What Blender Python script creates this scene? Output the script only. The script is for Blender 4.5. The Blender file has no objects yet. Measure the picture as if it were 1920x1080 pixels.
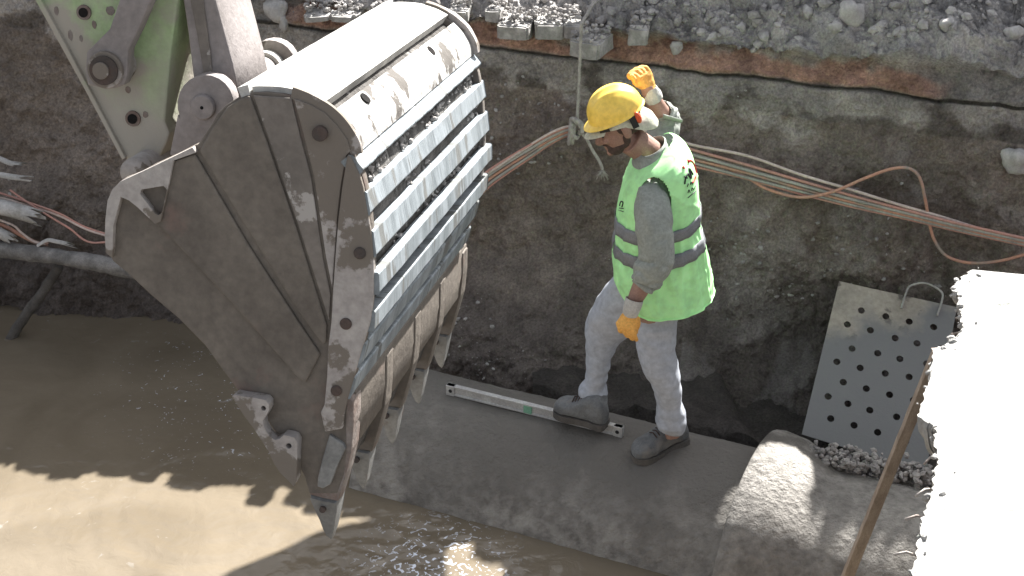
import bpy, bmesh, math, random
from mathutils import Vector, Matrix, noise
from mathutils.bvhtree import BVHTree
random.seed(7)
S = bpy.context.scene
COL = S.collection
R = math.radians

# ------------------------------------------------------------------ camera, sky, sun, exposure
F = 3200.0; PITCH = R(28); H = 4.15
CP, SP = math.cos(PITCH), math.sin(PITCH)
cam = bpy.data.objects.new('camera', bpy.data.cameras.new('camera'))
COL.objects.link(cam); S.camera = cam
cam.location = (0, 0, H); cam.rotation_euler = (R(90) - PITCH, 0, 0)
cam.data.sensor_width = 36; cam.data.lens = 36 * F / 1920
cam.data.clip_start = 0.05; cam.data.clip_end = 300
SUN = Vector((0.50, 1.0, 0.96)).normalized()
w = bpy.data.worlds.new('World'); S.world = w; w.use_nodes = True
nt = w.node_tree
sky = nt.nodes.new('ShaderNodeTexSky'); sky.sky_type = 'NISHITA'; sky.sun_disc = False
sky.sun_elevation = math.asin(SUN.z); sky.sun_rotation = math.atan2(SUN.x, SUN.y)
sky.dust_density = 2.5; sky.ozone_density = 0.6
bg = nt.nodes['Background']; bg.inputs[1].default_value = 0.057
hs = nt.nodes.new('ShaderNodeHueSaturation'); hs.inputs['Saturation'].default_value = 0.33
nt.links.new(sky.outputs[0], hs.inputs['Color']); nt.links.new(hs.outputs[0], bg.inputs[0])
sl = bpy.data.lights.new('sun', 'SUN'); sl.energy = 5.0; sl.angle = R(0.55); sl.color = (1, .975, .94)
so = bpy.data.objects.new('sun', sl); COL.objects.link(so)
so.rotation_euler = (-SUN).to_track_quat('-Z', 'Y').to_euler()
S.view_settings.view_transform = 'Standard'; S.view_settings.look = 'None'
S.view_settings.exposure = 2.0; S.view_settings.gamma = 1

# ------------------------------------------------------------------ projection helpers (a photo pixel -> a real point)
CAM = Vector((0, 0, H))
WZ = -.32
def ray(px, py):
    dx = (px - 960) / F; dy = (540 - py) / F
    return Vector((dx, CP + dy * SP, -SP + dy * CP))
def Pz(px, py, z):
    r = ray(px, py); return CAM + r * ((z - H) / r.z)
def Py(px, py, y):
    r = ray(px, py); return CAM + r * (y / r.y)
def Pd(px, py, d): return CAM + ray(px, py) * d
def Ppl(px, py, q, n):
    r = ray(px, py); return CAM + r * ((q - CAM).dot(n) / r.dot(n))
def wall_y(x, z): return 7.7 - .22 * x + .25 * (z + .5)
WN = Vector((.22, 1, -.25)); WN_out = -WN.normalized()
def PW(px, py, off=0.0):
    return Ppl(px, py, Vector((0, 7.7 + .125, 0)) + WN_out * off, WN)
def sm(a, b, x):
    t = max(0, min(1, (x - a) / (b - a))); return t * t * (3 - 2 * t)
def nz(v, s, seed=0.0): return noise.noise(Vector((v[0] * s + seed, v[1] * s - seed, v[2] * s + seed * .7)))
def fbm(v, s, seed=0.0, o=4):
    return noise.fractal(Vector((v[0] * s + seed, v[1] * s, v[2] * s - seed)), 1.0, 2.0, o)

# ------------------------------------------------------------------ object helpers
def mesh(name, vs, fs, m=None, parent=None, smooth=True, mats=None, midx=None):
    me = bpy.data.meshes.new(name); me.from_pydata([tuple(v) for v in vs], [], fs); me.update()
    o = bpy.data.objects.new(name, me); COL.objects.link(o)
    if mats:
        for x in mats: me.materials.append(x)
        if midx: me.polygons.foreach_set('material_index', midx)
    elif m: me.materials.append(m)
    if smooth: me.polygons.foreach_set('use_smooth', [True] * len(me.polygons))
    if parent: o.parent = parent
    return o
def tag(o, label=None, cat=None, group=None, kind=None):
    if label: o['label'] = label
    if cat: o['category'] = cat
    if group: o['group'] = group
    if kind: o['kind'] = kind
    return o
def empty(name, loc, label, cat, group=None):
    o = bpy.data.objects.new(name, None); COL.objects.link(o); o.empty_display_size = .1
    o.location = loc; tag(o, label, cat, group); return o
def recentre(o, c=None):
    """move a top-level mesh's origin to its base"""
    me = o.data; n = len(me.vertices)
    if c is None:
        c = sum((v.co for v in me.vertices), Vector()) / n; c.z = min(v.co.z for v in me.vertices)
    me.transform(Matrix.Translation(-c)); o.location = c; return o
def under(root, *objs):
    """parent objects whose vertices are in world space to a root Empty"""
    for o in objs:
        o.parent = root; o.matrix_parent_inverse = Matrix.Identity(4)
        if root.parent is None: o.location = o.location - root.location
    return objs[0]
def apply_mods(o):
    dg = bpy.context.evaluated_depsgraph_get(); dg.update()
    me = bpy.data.meshes.new_from_object(o.evaluated_get(dg)); old = o.data
    o.modifiers.clear(); o.data = me
    for a in list(old.materials):
        if a and a.name not in [x.name for x in me.materials if x]: me.materials.append(a)
    return o
def remesh(o, vox, smooth_it=3, m=None):
    r = o.modifiers.new('r', 'REMESH'); r.mode = 'VOXEL'; r.voxel_size = vox; r.use_smooth_shade = True
    s = o.modifiers.new('s', 'SMOOTH'); s.iterations = smooth_it; s.factor = .5
    apply_mods(o)
    if m: o.data.materials.clear(); o.data.materials.append(m)
    o.data.polygons.foreach_set('use_smooth', [True] * len(o.data.polygons))
    return o
def bevel(o, wd=.004, seg=2, ang=35):
    b = o.modifiers.new('b', 'BEVEL'); b.width = wd; b.segments = seg; b.limit_method = 'ANGLE'; b.angle_limit = R(ang)
    return o

def cat_interp(pts, sub):
    """Catmull-Rom through tuples"""
    n = len(pts); out = []
    for i in range(n - 1):
        p0 = pts[max(i - 1, 0)]; p1 = pts[i]; p2 = pts[i + 1]; p3 = pts[min(i + 2, n - 1)]
        for k in range(sub):
            t = k / sub
            out.append(tuple(.5 * (2 * b + (c - a) * t + (2 * a - 5 * b + 4 * c - d) * t * t + (3 * b - a - 3 * c + d) * t ** 3)
                             for a, b, c, d in zip(p0, p1, p2, p3)))
    out.append(tuple(pts[-1])); return out
def tube_geo(pts, rad, n=10, cap=True, flat=None):
    pts = [Vector(p) for p in pts]
    if not hasattr(rad, '__len__'): rad = [rad] * len(pts)
    vs = []; fs = []; up = None
    for i, p in enumerate(pts):
        t = (pts[min(i + 1, len(pts) - 1)] - pts[max(i - 1, 0)]).normalized()
        if up is None:
            a = Vector((0, 0, 1)) if abs(t.z) < .9 else Vector((1, 0, 0))
            up = (a - t * a.dot(t)).normalized()
        else: up = (up - t * up.dot(t)).normalized()
        sd = t.cross(up)
        for k in range(n):
            an = 2 * math.pi * k / n
            vs.append(p + up * math.cos(an) * rad[i] + sd * math.sin(an) * rad[i] * (flat or 1))
    for i in range(len(pts) - 1):
        for k in range(n):
            fs.append((i * n + k, i * n + (k + 1) % n, (i + 1) * n + (k + 1) % n, (i + 1) * n + k))
    if cap:
        fs.append(tuple(range(n))[::-1]); fs.append(tuple(range((len(pts) - 1) * n, len(pts) * n)))
    return vs, fs
def join(*geos):
    V = []; Fc = []
    for v, f in geos:
        b = len(V); V += list(v); Fc += [tuple(i + b for i in q) for q in f]
    return V, Fc
def ball_geo(c, r, rot=None, nu=16, nv=10):
    if not hasattr(r, '__len__'): r = (r, r, r)
    vs = []; fs = []
    for j in range(nv + 1):
        th = math.pi * j / nv
        for i in range(nu):
            ph = 2 * math.pi * i / nu
            v = Vector((r[0] * math.sin(th) * math.cos(ph), r[1] * math.sin(th) * math.sin(ph), r[2] * math.cos(th)))
            if rot: v = rot @ v
            vs.append(Vector(c) + v)
    for j in range(nv):
        for i in range(nu):
            fs.append((j * nu + i, (j + 1) * nu + i, (j + 1) * nu + (i + 1) % nu, j * nu + (i + 1) % nu))
    return vs, fs
def box_geo(c, ax, ay, az):
    """box from centre and three half-axis vectors"""
    c = Vector(c); ax, ay, az = Vector(ax), Vector(ay), Vector(az)
    vs = [c + sx * ax + sy * ay + sz * az for sz in (-1, 1) for sy in (-1, 1) for sx in (-1, 1)]
    fs = [(0, 2, 3, 1), (4, 5, 7, 6), (0, 1, 5, 4), (2, 6, 7, 3), (0, 4, 6, 2), (1, 3, 7, 5)]
    return vs, fs
def plate(name, poly, holes, origin, ex, ey, en, t0, t1, m, parent=None, bev=0.0):
    """flat plate with holes: polygon (2D in ex,ey) extruded between t0 and t1 along en"""
    cu = bpy.data.curves.new(name, 'CURVE'); cu.dimensions = '2D'; cu.fill_mode = 'BOTH'
    for pl in [poly] + holes:
        s = cu.splines.new('POLY'); s.points.add(len(pl) - 1)
        for i, (x, y) in enumerate(pl): s.points[i].co = (x, y, 0, 1)
        s.use_cyclic_u = True
    cu.extrude = (t1 - t0) / 2 - bev; cu.bevel_depth = bev; cu.offset = -bev
    if bev: cu.bevel_resolution = 1
    tmp = bpy.data.objects.new('tmp', cu); COL.objects.link(tmp)
    dg = bpy.context.evaluated_depsgraph_get(); dg.update()
    me = bpy.data.meshes.new_from_object(tmp.evaluated_get(dg)); bpy.data.objects.remove(tmp)
    mid = (t0 + t1) / 2
    for v in me.vertices:
        c = v.co.copy(); v.co = origin + ex * c.x + ey * c.y + en * (c.z + mid)
    me.name = name; me.materials.clear(); me.materials.append(m)
    bm = bmesh.new(); bm.from_mesh(me); bmesh.ops.remove_doubles(bm, verts=bm.verts, dist=1e-5)
    bmesh.ops.recalc_face_normals(bm, faces=bm.faces); bm.to_mesh(me); bm.free()
    o = bpy.data.objects.new(name, me); COL.objects.link(o)
    if parent: o.parent = parent
    return o

# ------------------------------------------------------------------ materials
def mat(name, c1, c2=None, scale=8.0, rough=.8, bump=.3, bscale=None, metal=0.0, thr=(.4, .6), c3=None, c3s=2.0,
        c3t=(.55, .62), spec=.4, detail=8, stretch=None, attr=None, bdist=.01, c3rough=None, zmix=None, fine=(.75, 1.2)):
    m = bpy.data.materials.new(name); m.use_nodes = True; n = m.node_tree.nodes; L = m.node_tree.links
    b = n['Principled BSDF']; b.inputs['Roughness'].default_value = rough; b.inputs['Metallic'].default_value = metal
    b.inputs['Specular IOR Level'].default_value = spec
    tc = n.new('ShaderNodeTexCoord'); src = tc.outputs['Object']
    if stretch:
        mp = n.new('ShaderNodeMapping'); mp.inputs['Scale'].default_value = stretch
        L.new(src, mp.inputs[0]); src = mp.outputs[0]
    def noise_n(s, d=detail, r=.6):
        t = n.new('ShaderNodeTexNoise'); t.inputs['Scale'].default_value = s; t.inputs['Detail'].default_value = d
        t.inputs['Roughness'].default_value = r; L.new(src, t.inputs['Vector']); return t.outputs[0]
    def ramp(f, a, bb):
        r = n.new('ShaderNodeMapRange'); r.inputs['From Min'].default_value = a; r.inputs['From Max'].default_value = bb
        L.new(f, r.inputs[0]); return r.outputs[0]
    def mix(f, a, bb, ty='MIX'):
        x = n.new('ShaderNodeMix'); x.data_type = 'RGBA'; x.blend_type = ty
        if isinstance(f, float): x.inputs[0].default_value = f
        else: L.new(f, x.inputs[0])
        for s, v in ((6, a), (7, bb)):
            if isinstance(v, tuple): x.inputs[s].default_value = (*v, 1)
            else: L.new(v, x.inputs[s])
        return x.outputs[2]
    c2 = c2 or tuple(x * .7 for x in c1); fine_ = fine
    colr = mix(ramp(noise_n(scale), *thr), c1, c2)
    fn_ = mix(ramp(noise_n(scale * 9, 4), .3, .7), (fine_[0],) * 3, (fine_[1],) * 3)
    colr = mix(.7, colr, mix(1.0, colr, fn_, 'MULTIPLY'))
    if attr:
        a = n.new('ShaderNodeVertexColor'); a.layer_name = attr
        colr = mix(1.0, colr, a.outputs[0], 'MULTIPLY')
    if c3:
        k = ramp(noise_n(c3s, 10, .62), *c3t); colr = mix(k, colr, c3)
        if c3rough is not None:
            mr = n.new('ShaderNodeMapRange'); mr.inputs['To Min'].default_value = rough; mr.inputs['To Max'].default_value = c3rough
            L.new(k, mr.inputs[0]); L.new(mr.outputs[0], b.inputs['Roughness'])
    if zmix:     # a stain line at a height on the thing itself
        sp = n.new('ShaderNodeSeparateXYZ'); L.new(tc.outputs['Object'], sp.inputs[0])
        ad = n.new('ShaderNodeMath'); ad.operation = 'MULTIPLY_ADD'; L.new(noise_n(3.3, 8), ad.inputs[0]); ad.inputs[1].default_value = .5; L.new(sp.outputs[2], ad.inputs[2])
        sb = n.new('ShaderNodeMath'); sb.operation = 'SUBTRACT'; L.new(ad.outputs[0], sb.inputs[0]); sb.inputs[1].default_value = .25
        colr = mix(ramp(sb.outputs[0], zmix[0], zmix[1]), colr, zmix[2])
    L.new(colr, b.inputs['Base Color'])
    if bump:
        bp = n.new('ShaderNodeBump'); bp.inputs['Strength'].default_value = bump; bp.inputs['Distance'].default_value = bdist
        L.new(noise_n(bscale or scale * 5, 10, .65), bp.inputs['Height']); L.new(bp.outputs[0], b.inputs['Normal'])
    return m
M = {}
M['soil'] = mat('earth', (1.0, 1.0, 1.0), (.74, .74, .745), 9, .95, 1, 34, attr='soil', spec=.15, bdist=.04, fine=(.5, 1.35))
M['stone'] = mat('stone', (.52, .5, .48), (.38, .365, .35), 9, .9, .5, 60, spec=.2)
M['dirtstone'] = mat('dusty_stone', (.46, .44, .42), (.26, .245, .235), 9, .95, .5, 60, spec=.2)
M['pinkstone'] = mat('pale_stone', (.37, .345, .325), (.26, .245, .235), 11, .9, .5, 60)
M['concrete_pipe'] = mat('pipe_concrete', (.35, .33, .3), (.23, .215, .195), 2.2, .88, 1, 26, c3=(.46, .435, .395), c3s=5, c3t=(.5, .64), spec=.2, bdist=.03, zmix=(.72, .98, (.2, .188, .17)), fine=(.6, 1.3))
M['pipe_pale'] = mat('pale_pipe_concrete', (.36, .34, .31), (.26, .245, .225), 3.2, .88, 1, 26, c3=(.17, .158, .142), c3s=2.4, c3t=(.53, .62), spec=.2, bdist=.03, fine=(.6, 1.3))
M['slab'] = mat('slab_concrete', (.4, .39, .37), (.27, .265, .25), 6, .9, .9, 40, c3=(.13, .14, .12), c3s=5, c3t=(.63, .655))
M['paver'] = mat('paver_concrete', (.34, .33, .31), (.22, .21, .2), 7, .92, .5, 50, c3=(.5, .48, .46), c3s=7, c3t=(.5, .64))
M['mud'] = mat('muddy_steel', (.205, .18, .158), (.155, .137, .12), 3.2, .8, .25, 60, c3=(.38, .355, .33), c3s=8, c3t=(.555, .58), spec=.3)
M['mud_smooth'] = mat('wet_mud_steel', (.165, .143, .12), (.128, .11, .093), 4.2, .75, .35, 40, c3=(.2, .125, .105), c3s=2.4, c3t=(.56, .7), spec=.3)
M['dusty'] = mat('dusty_steel', (.4, .37, .345), (.33, .3, .28), 5, .85, .3, 50, c3=(.18, .155, .13), c3s=4.6, c3t=(.515, .54), spec=.3)
M['dusttop'] = mat('dry_dust_steel', (.5, .49, .46), (.36, .35, .33), 3, .85, .4, 45, c3=(.16, .145, .13), c3s=6, c3t=(.62, .68), spec=.3)
M['heel'] = mat('speckled_dust_steel', (.5, .49, .46), (.4, .39, .37), 3, .85, .4, 45, c3=(.1, .09, .08), c3s=8, c3t=(.54, .575), spec=.3)
M['wear'] = mat('worn_steel', (.33, .365, .39), (.2, .225, .24), 5, .55, .3, 30, metal=.2, c3=(.15, .155, .15), c3s=3.2, c3t=(.56, .6), stretch=(1, 2.6, .5), c3rough=.85)
M['packed'] = mat('packed_dirt', (.13, .12, .11), (.06, .055, .05), 14, .95, 1, 40, c3=(.25, .24, .225), c3s=13, c3t=(.6, .66), bdist=.02)
M['tooth'] = mat('tooth_steel', (.27, .27, .26), (.17, .17, .165), 8, .6, .3, 50, metal=.2, c3=(.13, .085, .065), c3s=6, c3t=(.6, .7))
M['rust'] = mat('rusty_steel', (.16, .11, .09), (.23, .2, .18), 9, .8, .4, 60)
M['bolt'] = mat('bolt_steel', (.085, .06, .05), (.06, .05, .045), 20, .8, .3, 60)
M['green'] = mat('green_paint', (.36, .47, .25), (.31, .4, .22), 4, .6, .3, 60, c3=(.36, .33, .28), c3s=4.2, c3t=(.46, .58), zmix=(.2, -.02, (.36, .335, .29)), spec=.4, c3rough=.85)
M['linkmat'] = mat('link_steel', (.29, .26, .25), (.23, .205, .195), 4, .75, .25, 50, c3=(.1, .086, .075), c3s=3, c3t=(.6, .63))
M['dark'] = mat('hole_shade_and_grease', (.022, .02, .019), (.016, .016, .016), 20, .95, .3, spec=.05)  # grease nipples, and the painted shade inside drain and boss holes
M['perf'] = mat('sheet_steel', (.42, .375, .315), (.34, .305, .255), 5, .6, .2, 60, metal=.1, c3=(.15, .132, .115), c3s=4.5, c3t=(.57, .61), zmix=(.22, .1, (.21, .21, .21)))
M['alu'] = mat('aluminium', (.6, .61, .6), (.5, .5, .5), 12, .4, .08, 80, metal=.4)
M['wood'] = mat('weathered_wood', (.42, .35, .29), (.31, .255, .21), 6, .8, .35, 60, stretch=(6, 6, .6))
M['darkpipe'] = mat('dusty_grey_pipe', (.26, .25, .24), (.14, .135, .13), 14, .9, .5, 60)
M['dark_pole'] = mat('dark_pole', (.12, .11, .1), (.08, .073, .067), 14, .9, .5, 60)
M['conduit'] = mat('torn_conduit', (.5, .49, .48), (.33, .32, .3), 10, .8, .4, 50)
M['rope'] = mat('rope_fibre', (.5, .47, .43), (.34, .32, .29), 60, .95, .9, 160, stretch=(1, 1, .5))
M['cable_orange'] = mat('orange_cable', (.55, .28, .2), (.48, .28, .21), 9, .6, .15, 80, c3=(.3, .25, .22), c3s=6, c3t=(.5, .62))
M['cable_pink'] = mat('dusty_pink_cable', (.52, .27, .22), (.45, .26, .22), 9, .6, .15, 80)
M['cable_grey'] = mat('grey_cable', (.42, .41, .38), (.32, .31, .29), 9, .6, .15, 80)
M['cable_white'] = mat('pale_cable', (.62, .52, .47), (.5, .41, .37), 9, .5, .1, 80)
M['rebar'] = mat('rebar', (.5, .46, .42), (.36, .3, .26), 20, .8, .4, 80)
M['skin'] = mat('skin', (.36, .215, .165), (.3, .175, .135), 18, .55, .2, 90, spec=.4)
M['beard'] = mat('beard', (.075, .05, .042), (.11, .075, .06), 60, .9, .8, 220)
M['vest'] = mat('hi_vis_green', (.5, .97, .44), (.495, .965, .435), 2, .6, .04, 200, spec=.3)
M['band'] = mat('reflective_band', (.24, .25, .26), (.2, .21, .22), 15, .45, .06, 200)
M['shirt'] = mat('grey_shirt', (.33, .35, .315), (.29, .31, .28), 8, .9, .25, 250, spec=.2)
M['jeans'] = mat('pale_denim', (.43, .455, .505), (.4, .425, .47), 5, .9, .08, 300, c3=(.41, .405, .4), c3s=3, c3t=(.5, .75), spec=.2)
M['boot'] = mat('dusty_leather', (.19, .197, .2), (.125, .13, .135), 14, .7, .5, 60, c3=(.2, .19, .175), c3s=9, c3t=(.55, .65))
M['sole'] = mat('rubber_sole', (.13, .12, .11), (.09, .085, .08), 20, .9, .4, 60)
M['helmet'] = mat('yellow_plastic', (.96, .68, .12), (.95, .65, .11), 4, .35, .03, 40, spec=.5)
M['glove'] = mat('orange_leather', (.85, .47, .13), (.74, .38, .1), 12, .75, .4, 60, spec=.3)
M['knit'] = mat('white_knit', (.55, .54, .5), (.45, .44, .41), 20, .95, .5, 120)
M['cap'] = mat('cream_cotton', (.62, .62, .5), (.52, .52, .42), 10, .9, .3, 90)
M['ear'] = mat('orange_plastic', (.75, .12, .04), (.7, .1, .03), 10, .4, .05)
M['black'] = mat('black_plastic', (.015, .015, .017), (.02, .02, .02), 10, .5, .1)
M['red_print'] = mat('red_print', (.6, .03, .03), (.55, .02, .02), 20, .6, 0)
M['vial'] = mat('vial_green', (.2, .42, .3), (.2, .38, .27), 20, .3, 0)

# muddy water
def water_mat():
    m = bpy.data.materials.new('muddy_water'); m.use_nodes = True; n = m.node_tree.nodes; L = m.node_tree.links
    b = n['Principled BSDF']; b.inputs['Roughness'].default_value = .07; b.inputs['IOR'].default_value = 1.33
    tc = n.new('ShaderNodeTexCoord')
    def nt_(s, d, dist=0.):
        t = n.new('ShaderNodeTexNoise'); t.inputs['Scale'].default_value = s; t.inputs['Detail'].default_value = d
        t.inputs['Distortion'].default_value = dist; L.new(tc.outputs['Object'], t.inputs['Vector']); return t.outputs[0]
    r = n.new('ShaderNodeMapRange'); r.inputs[1].default_value = .35; r.inputs[2].default_value = .65
    L.new(nt_(1.4, 8, 1.2), r.inputs[0])
    x = n.new('ShaderNodeMix'); x.data_type = 'RGBA'; L.new(r.outputs[0], x.inputs[0])
    x.inputs[6].default_value = (.152, .125, .09, 1); x.inputs[7].default_value = (.19, .158, .116, 1)
    # thin foam / scum flecks
    r2 = n.new('ShaderNodeMapRange'); r2.inputs[1].default_value = .66; r2.inputs[2].default_value = .72
    L.new(nt_(17, 6, .6), r2.inputs[0])
    r3 = n.new('ShaderNodeMapRange'); r3.inputs[1].default_value = .5; r3.inputs[2].default_value = .62
    L.new(nt_(1.1, 2), r3.inputs[0])
    mu = n.new('ShaderNodeMath'); mu.operation = 'MULTIPLY'; L.new(r2.outputs[0], mu.inputs[0]); L.new(r3.outputs[0], mu.inputs[1])
    mf = n.new('ShaderNodeMix'); mf.data_type = 'RGBA'; L.new(mu.outputs[0], mf.inputs[0]); L.new(x.outputs[2], mf.inputs[6])
    mf.inputs[7].default_value = (.24, .22, .19, 1); L.new(mf.outputs[2], b.inputs['Base Color'])
    # sky glints painted into the colour as pale flecks, mainly below the bucket tip
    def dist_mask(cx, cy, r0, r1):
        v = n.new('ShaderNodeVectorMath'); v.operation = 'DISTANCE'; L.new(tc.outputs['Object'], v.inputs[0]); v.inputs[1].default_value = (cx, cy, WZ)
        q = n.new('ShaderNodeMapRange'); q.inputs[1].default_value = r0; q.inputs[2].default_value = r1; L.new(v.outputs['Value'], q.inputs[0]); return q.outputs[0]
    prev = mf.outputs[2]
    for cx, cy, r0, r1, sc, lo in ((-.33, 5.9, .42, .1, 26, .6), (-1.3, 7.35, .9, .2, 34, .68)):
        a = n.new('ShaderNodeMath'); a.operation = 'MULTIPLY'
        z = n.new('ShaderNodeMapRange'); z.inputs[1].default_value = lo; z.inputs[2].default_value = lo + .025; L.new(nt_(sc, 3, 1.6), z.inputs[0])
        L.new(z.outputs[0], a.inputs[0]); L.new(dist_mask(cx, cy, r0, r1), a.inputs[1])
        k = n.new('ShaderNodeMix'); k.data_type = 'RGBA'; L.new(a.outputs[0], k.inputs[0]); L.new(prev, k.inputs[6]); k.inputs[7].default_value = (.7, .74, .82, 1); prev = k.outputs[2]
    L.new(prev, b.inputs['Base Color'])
    bp = n.new('ShaderNodeBump'); bp.inputs['Strength'].default_value = .35; bp.inputs['Distance'].default_value = .02
    L.new(nt_(9, 5, .4), bp.inputs['Height']); L.new(bp.outputs[0], b.inputs['Normal'])
    return m
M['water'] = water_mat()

# ------------------------------------------------------------------ setting: far bank (trench wall + heap + ground), near bank, bed, water
def top_z(x): return 1.17 - .035 * (x - .3) + .012 * noise.noise(Vector((x * 3.7, 1, 2))) + .006 * noise.noise(Vector((x * 14, 4, 2)))          # underside of the red brick-dust layer
def ridge_h(x):
    h = 1.3 * sm(.66, 1.02, x) + .35 * sm(2.6, 2.9, x)
    h -= 1.2 * math.exp(-((x - 2.32) / .17) ** 2) + .8 * math.exp(-((x - 1.12) / .1) ** 2)
    h += (.1 * noise.noise(Vector((x * 3.1, 3.3, 0))) + .07 * noise.noise(Vector((x * 9, 1.3, 0)))) * sm(.9, 1.4, x)
    return max(h, .3 + .05 * noise.noise(Vector((x * 2.3, 8, 0))))
def bank():
    xs = []; x = -9.0
    while x < 9.0:
        xs.append(x); x += .009 if -3.2 < x < 3.4 else .12
    rows = []  # (kind, t)
    t = 0
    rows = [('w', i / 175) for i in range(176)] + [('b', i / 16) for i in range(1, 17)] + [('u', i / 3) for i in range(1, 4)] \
        + [('r', i / 16) for i in range(1, 17)] + [('s', (i / 150)) for i in range(1, 151)] + [('g', i / 12) for i in range(1, 13)]
    V = []; colr = []
    for kd, t in rows:
        for x in xs:
            tz = top_z(x); z0 = -1.0
            red = (1 - sm(1.95, 2.15, x)) * sm(-1.3, -1.0, x)
            if kd == 'w':
                z = z0 + (tz - .17 - z0) * t; y = wall_y(x, z)
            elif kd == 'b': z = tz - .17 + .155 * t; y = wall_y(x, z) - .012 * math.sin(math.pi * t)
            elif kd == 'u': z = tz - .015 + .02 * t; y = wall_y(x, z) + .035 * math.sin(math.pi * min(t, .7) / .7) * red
            elif kd == 'r': z = tz + .005 + .125 * t + .018 * nz((x, 3, 0), 4, 2) * t; y = wall_y(x, z) - .018 * red * sm(0, .2, t) + .05 * t + .03 * nz((x, 0, z), 6, 4)
            elif kd == 's':
                rh = ridge_h(x); k = sm(.45, .85, x)
                L = rh * (1.08 + .0 * k) if rh > 1 else rh + 1.6
                # arc-length t*L along slope
                if k > 0: sl = R(18) * (1 - k) + R(51) * k
                else: sl = R(16)
                dz = min(rh, t * (rh / max(math.sin(sl), .1)) * math.sin(sl)) if k > .02 else rh * sm(0, 1, t)
                dy = dz / math.tan(sl)
                if k <= .02: dy = t * 1.5
                else: dy = dy * 1 + (1 - k) * t * .6
                dz += (.15 + .05 * noise.noise(Vector((x * 3.3, 2, 0)))) * sm(.01, .13, t) * (1 - k)
                zb = tz + .13; z = zb + dz; y = wall_y(x, zb) - .01 + dy
            else:
                rh = ridge_h(x); zb = tz + .13
                k = sm(.45, .85, x); yl = wall_y(x, zb) + 1.5
                y = yl + (t ** 2) * 40 + rh * .55; z = zb + rh * (1 - sm(.3, .8, t)) + 0.0
            p = Vector((x, y, z))
            # surface relief
            q = Vector((x, y * .6, z))
            big = .10 * nz(q, 1.3, 3) + .06 * nz(q, 3.1, 9)
            md = .05 * nz(q, 8, 5) + .035 * abs(nz(q, 17, 2))
            fine = .016 * nz(q, 42, 1) + .008 * nz(q, 95, 4)
            lay = {'w': 1.15, 'b': .55, 'u': .35, 'r': .9, 's': .9, 'g': 1.5}[kd]
            near_top = sm(tz - .5, tz - .17, z) if kd == 'w' else 1
            amp = lay if kd != 'w' else 1 - .5 * near_top
            d = big * (amp if kd != 'w' else 1 - .75 * near_top) * (.35 if kd in 'bur' else 1) + md * amp + fine * (1.1 if kd != 's' else 1.5)
            if kd == 'w':   # spalled clods low on the right, hollow under the cables
                d += .10 * math.exp(-((x - 1.2) / .13) ** 4 - ((z - .2) / .28) ** 2)
                d += (.20 + .42 * sm(-.9, .1, x)) * (1 - .25 * sm(1.15, 1.4, x)) * sm(.32 - .3 * sm(1.1, 1.4, x), -.38, z) ** 1.3 * (.8 + .25 * nz(q, 2.2, 7))
                d -= .05 * math.exp(-((x - .85) / .12) ** 2 - ((z - .2) / .4) ** 2)
            wq = q * 1.9 + Vector((nz(q, 2.5, 1), nz(q, 2.5, 6), nz(q, 2.5, 3))) * .8
            crk = max(0, 1 - abs(noise.noise(wq)) * 16) * sm(-.1, .25, nz(q, 1.1, 20)) + .6 * max(0, 1 - abs(noise.noise(wq * 2.3)) * 11) * sm(-.05, .3, nz(q, 1.6, 30))
            if kd == 'w': d += .035 * nz((x * .35, 5, z * 1.6), 3.4, 2) * (1 - .7 * near_top) + .03 * abs(nz((x * .8, 5, z * 1.4), 5, 6)) * (1 - .7 * near_top) - .02 * crk
            if kd == 's':
                d += .09 * abs(nz(q, 5, 11)) + .05 * abs(nz(q, 15, 12))
            nrm = Vector((-.2, -.93, .25)) if kd in 'wbur' else Vector((-.1, -.6, .8))
            V.append(p + nrm * d)
            # soil colours
            f = fbm(q, 1.2, 4); f2 = fbm(q, 5, 8)
            if kd == 'w':
                c = Vector((.128, .108, .092)) * (1 + .3 * f)
                wet = sm(.35, -.15, z + .15 * f2); c = c * (1 - .45 * wet) + Vector((.0, .001, .004)) * wet
                if x > .9: c = c + Vector((.03, .03, .03)) * sm(.05, .35, f2)
                pale = sm(-.02, .04, z - (tz - .15) + .16 * f2 + .07 * f); c = c.lerp(Vector((.255, .232, .212)), pale * .8)
            elif kd == 'b': c = Vector((.126, .110, .097)).lerp(Vector((.255, .235, .215)), .85 * sm(-.02, .04, z - (tz - .15) + .16 * f2 + .07 * f)) * (1 + .4 * f2) * 1.15
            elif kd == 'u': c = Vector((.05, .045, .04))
            elif kd == 'r':
                e = sm(.6, .9, t + .55 * f2)
                c = Vector((.31, .19, .145)) * (1 + .5 * f2)
                c = c.lerp(Vector((.27, .235, .2)), max(e, .8 * (1 - sm(0, .18, t))))
                c = c.lerp(Vector((.2, .185, .17)), 1 - red)
            else:
                c = Vector((.30, .285, .275)) * (1 + .35 * f2)
            if kd == 'w': c = c.lerp(Vector((.19, .175, .16)), .7 * math.exp(-((x - 1.2) / .15) ** 2 - ((z - .22) / .28) ** 2))
            sc_ = 2.45 if kd == 'w' else 1.75
            colr.append((c.x * sc_, c.y * sc_, c.z * sc_, 1))
    nx = len(xs)
    fs = []
    for j in range(len(rows) - 1):
        b0 = j * nx
        for i in range(nx - 1): fs.append((b0 + i, b0 + i + 1, b0 + nx + i + 1, b0 + nx + i))
    o = mesh('earth_bank', V, fs, M['soil'])
    a = o.data.color_attributes.new('soil', 'FLOAT_COLOR', 'POINT')
    flat = [k for c in colr for k in c]; a.data.foreach_set('color', flat)
    tag(o, kind='structure')
    return o, V, fs
bank_o, BV, BF = bank()
bvh_bank = BVHTree.FromPolygons(BV, BF)
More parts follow.
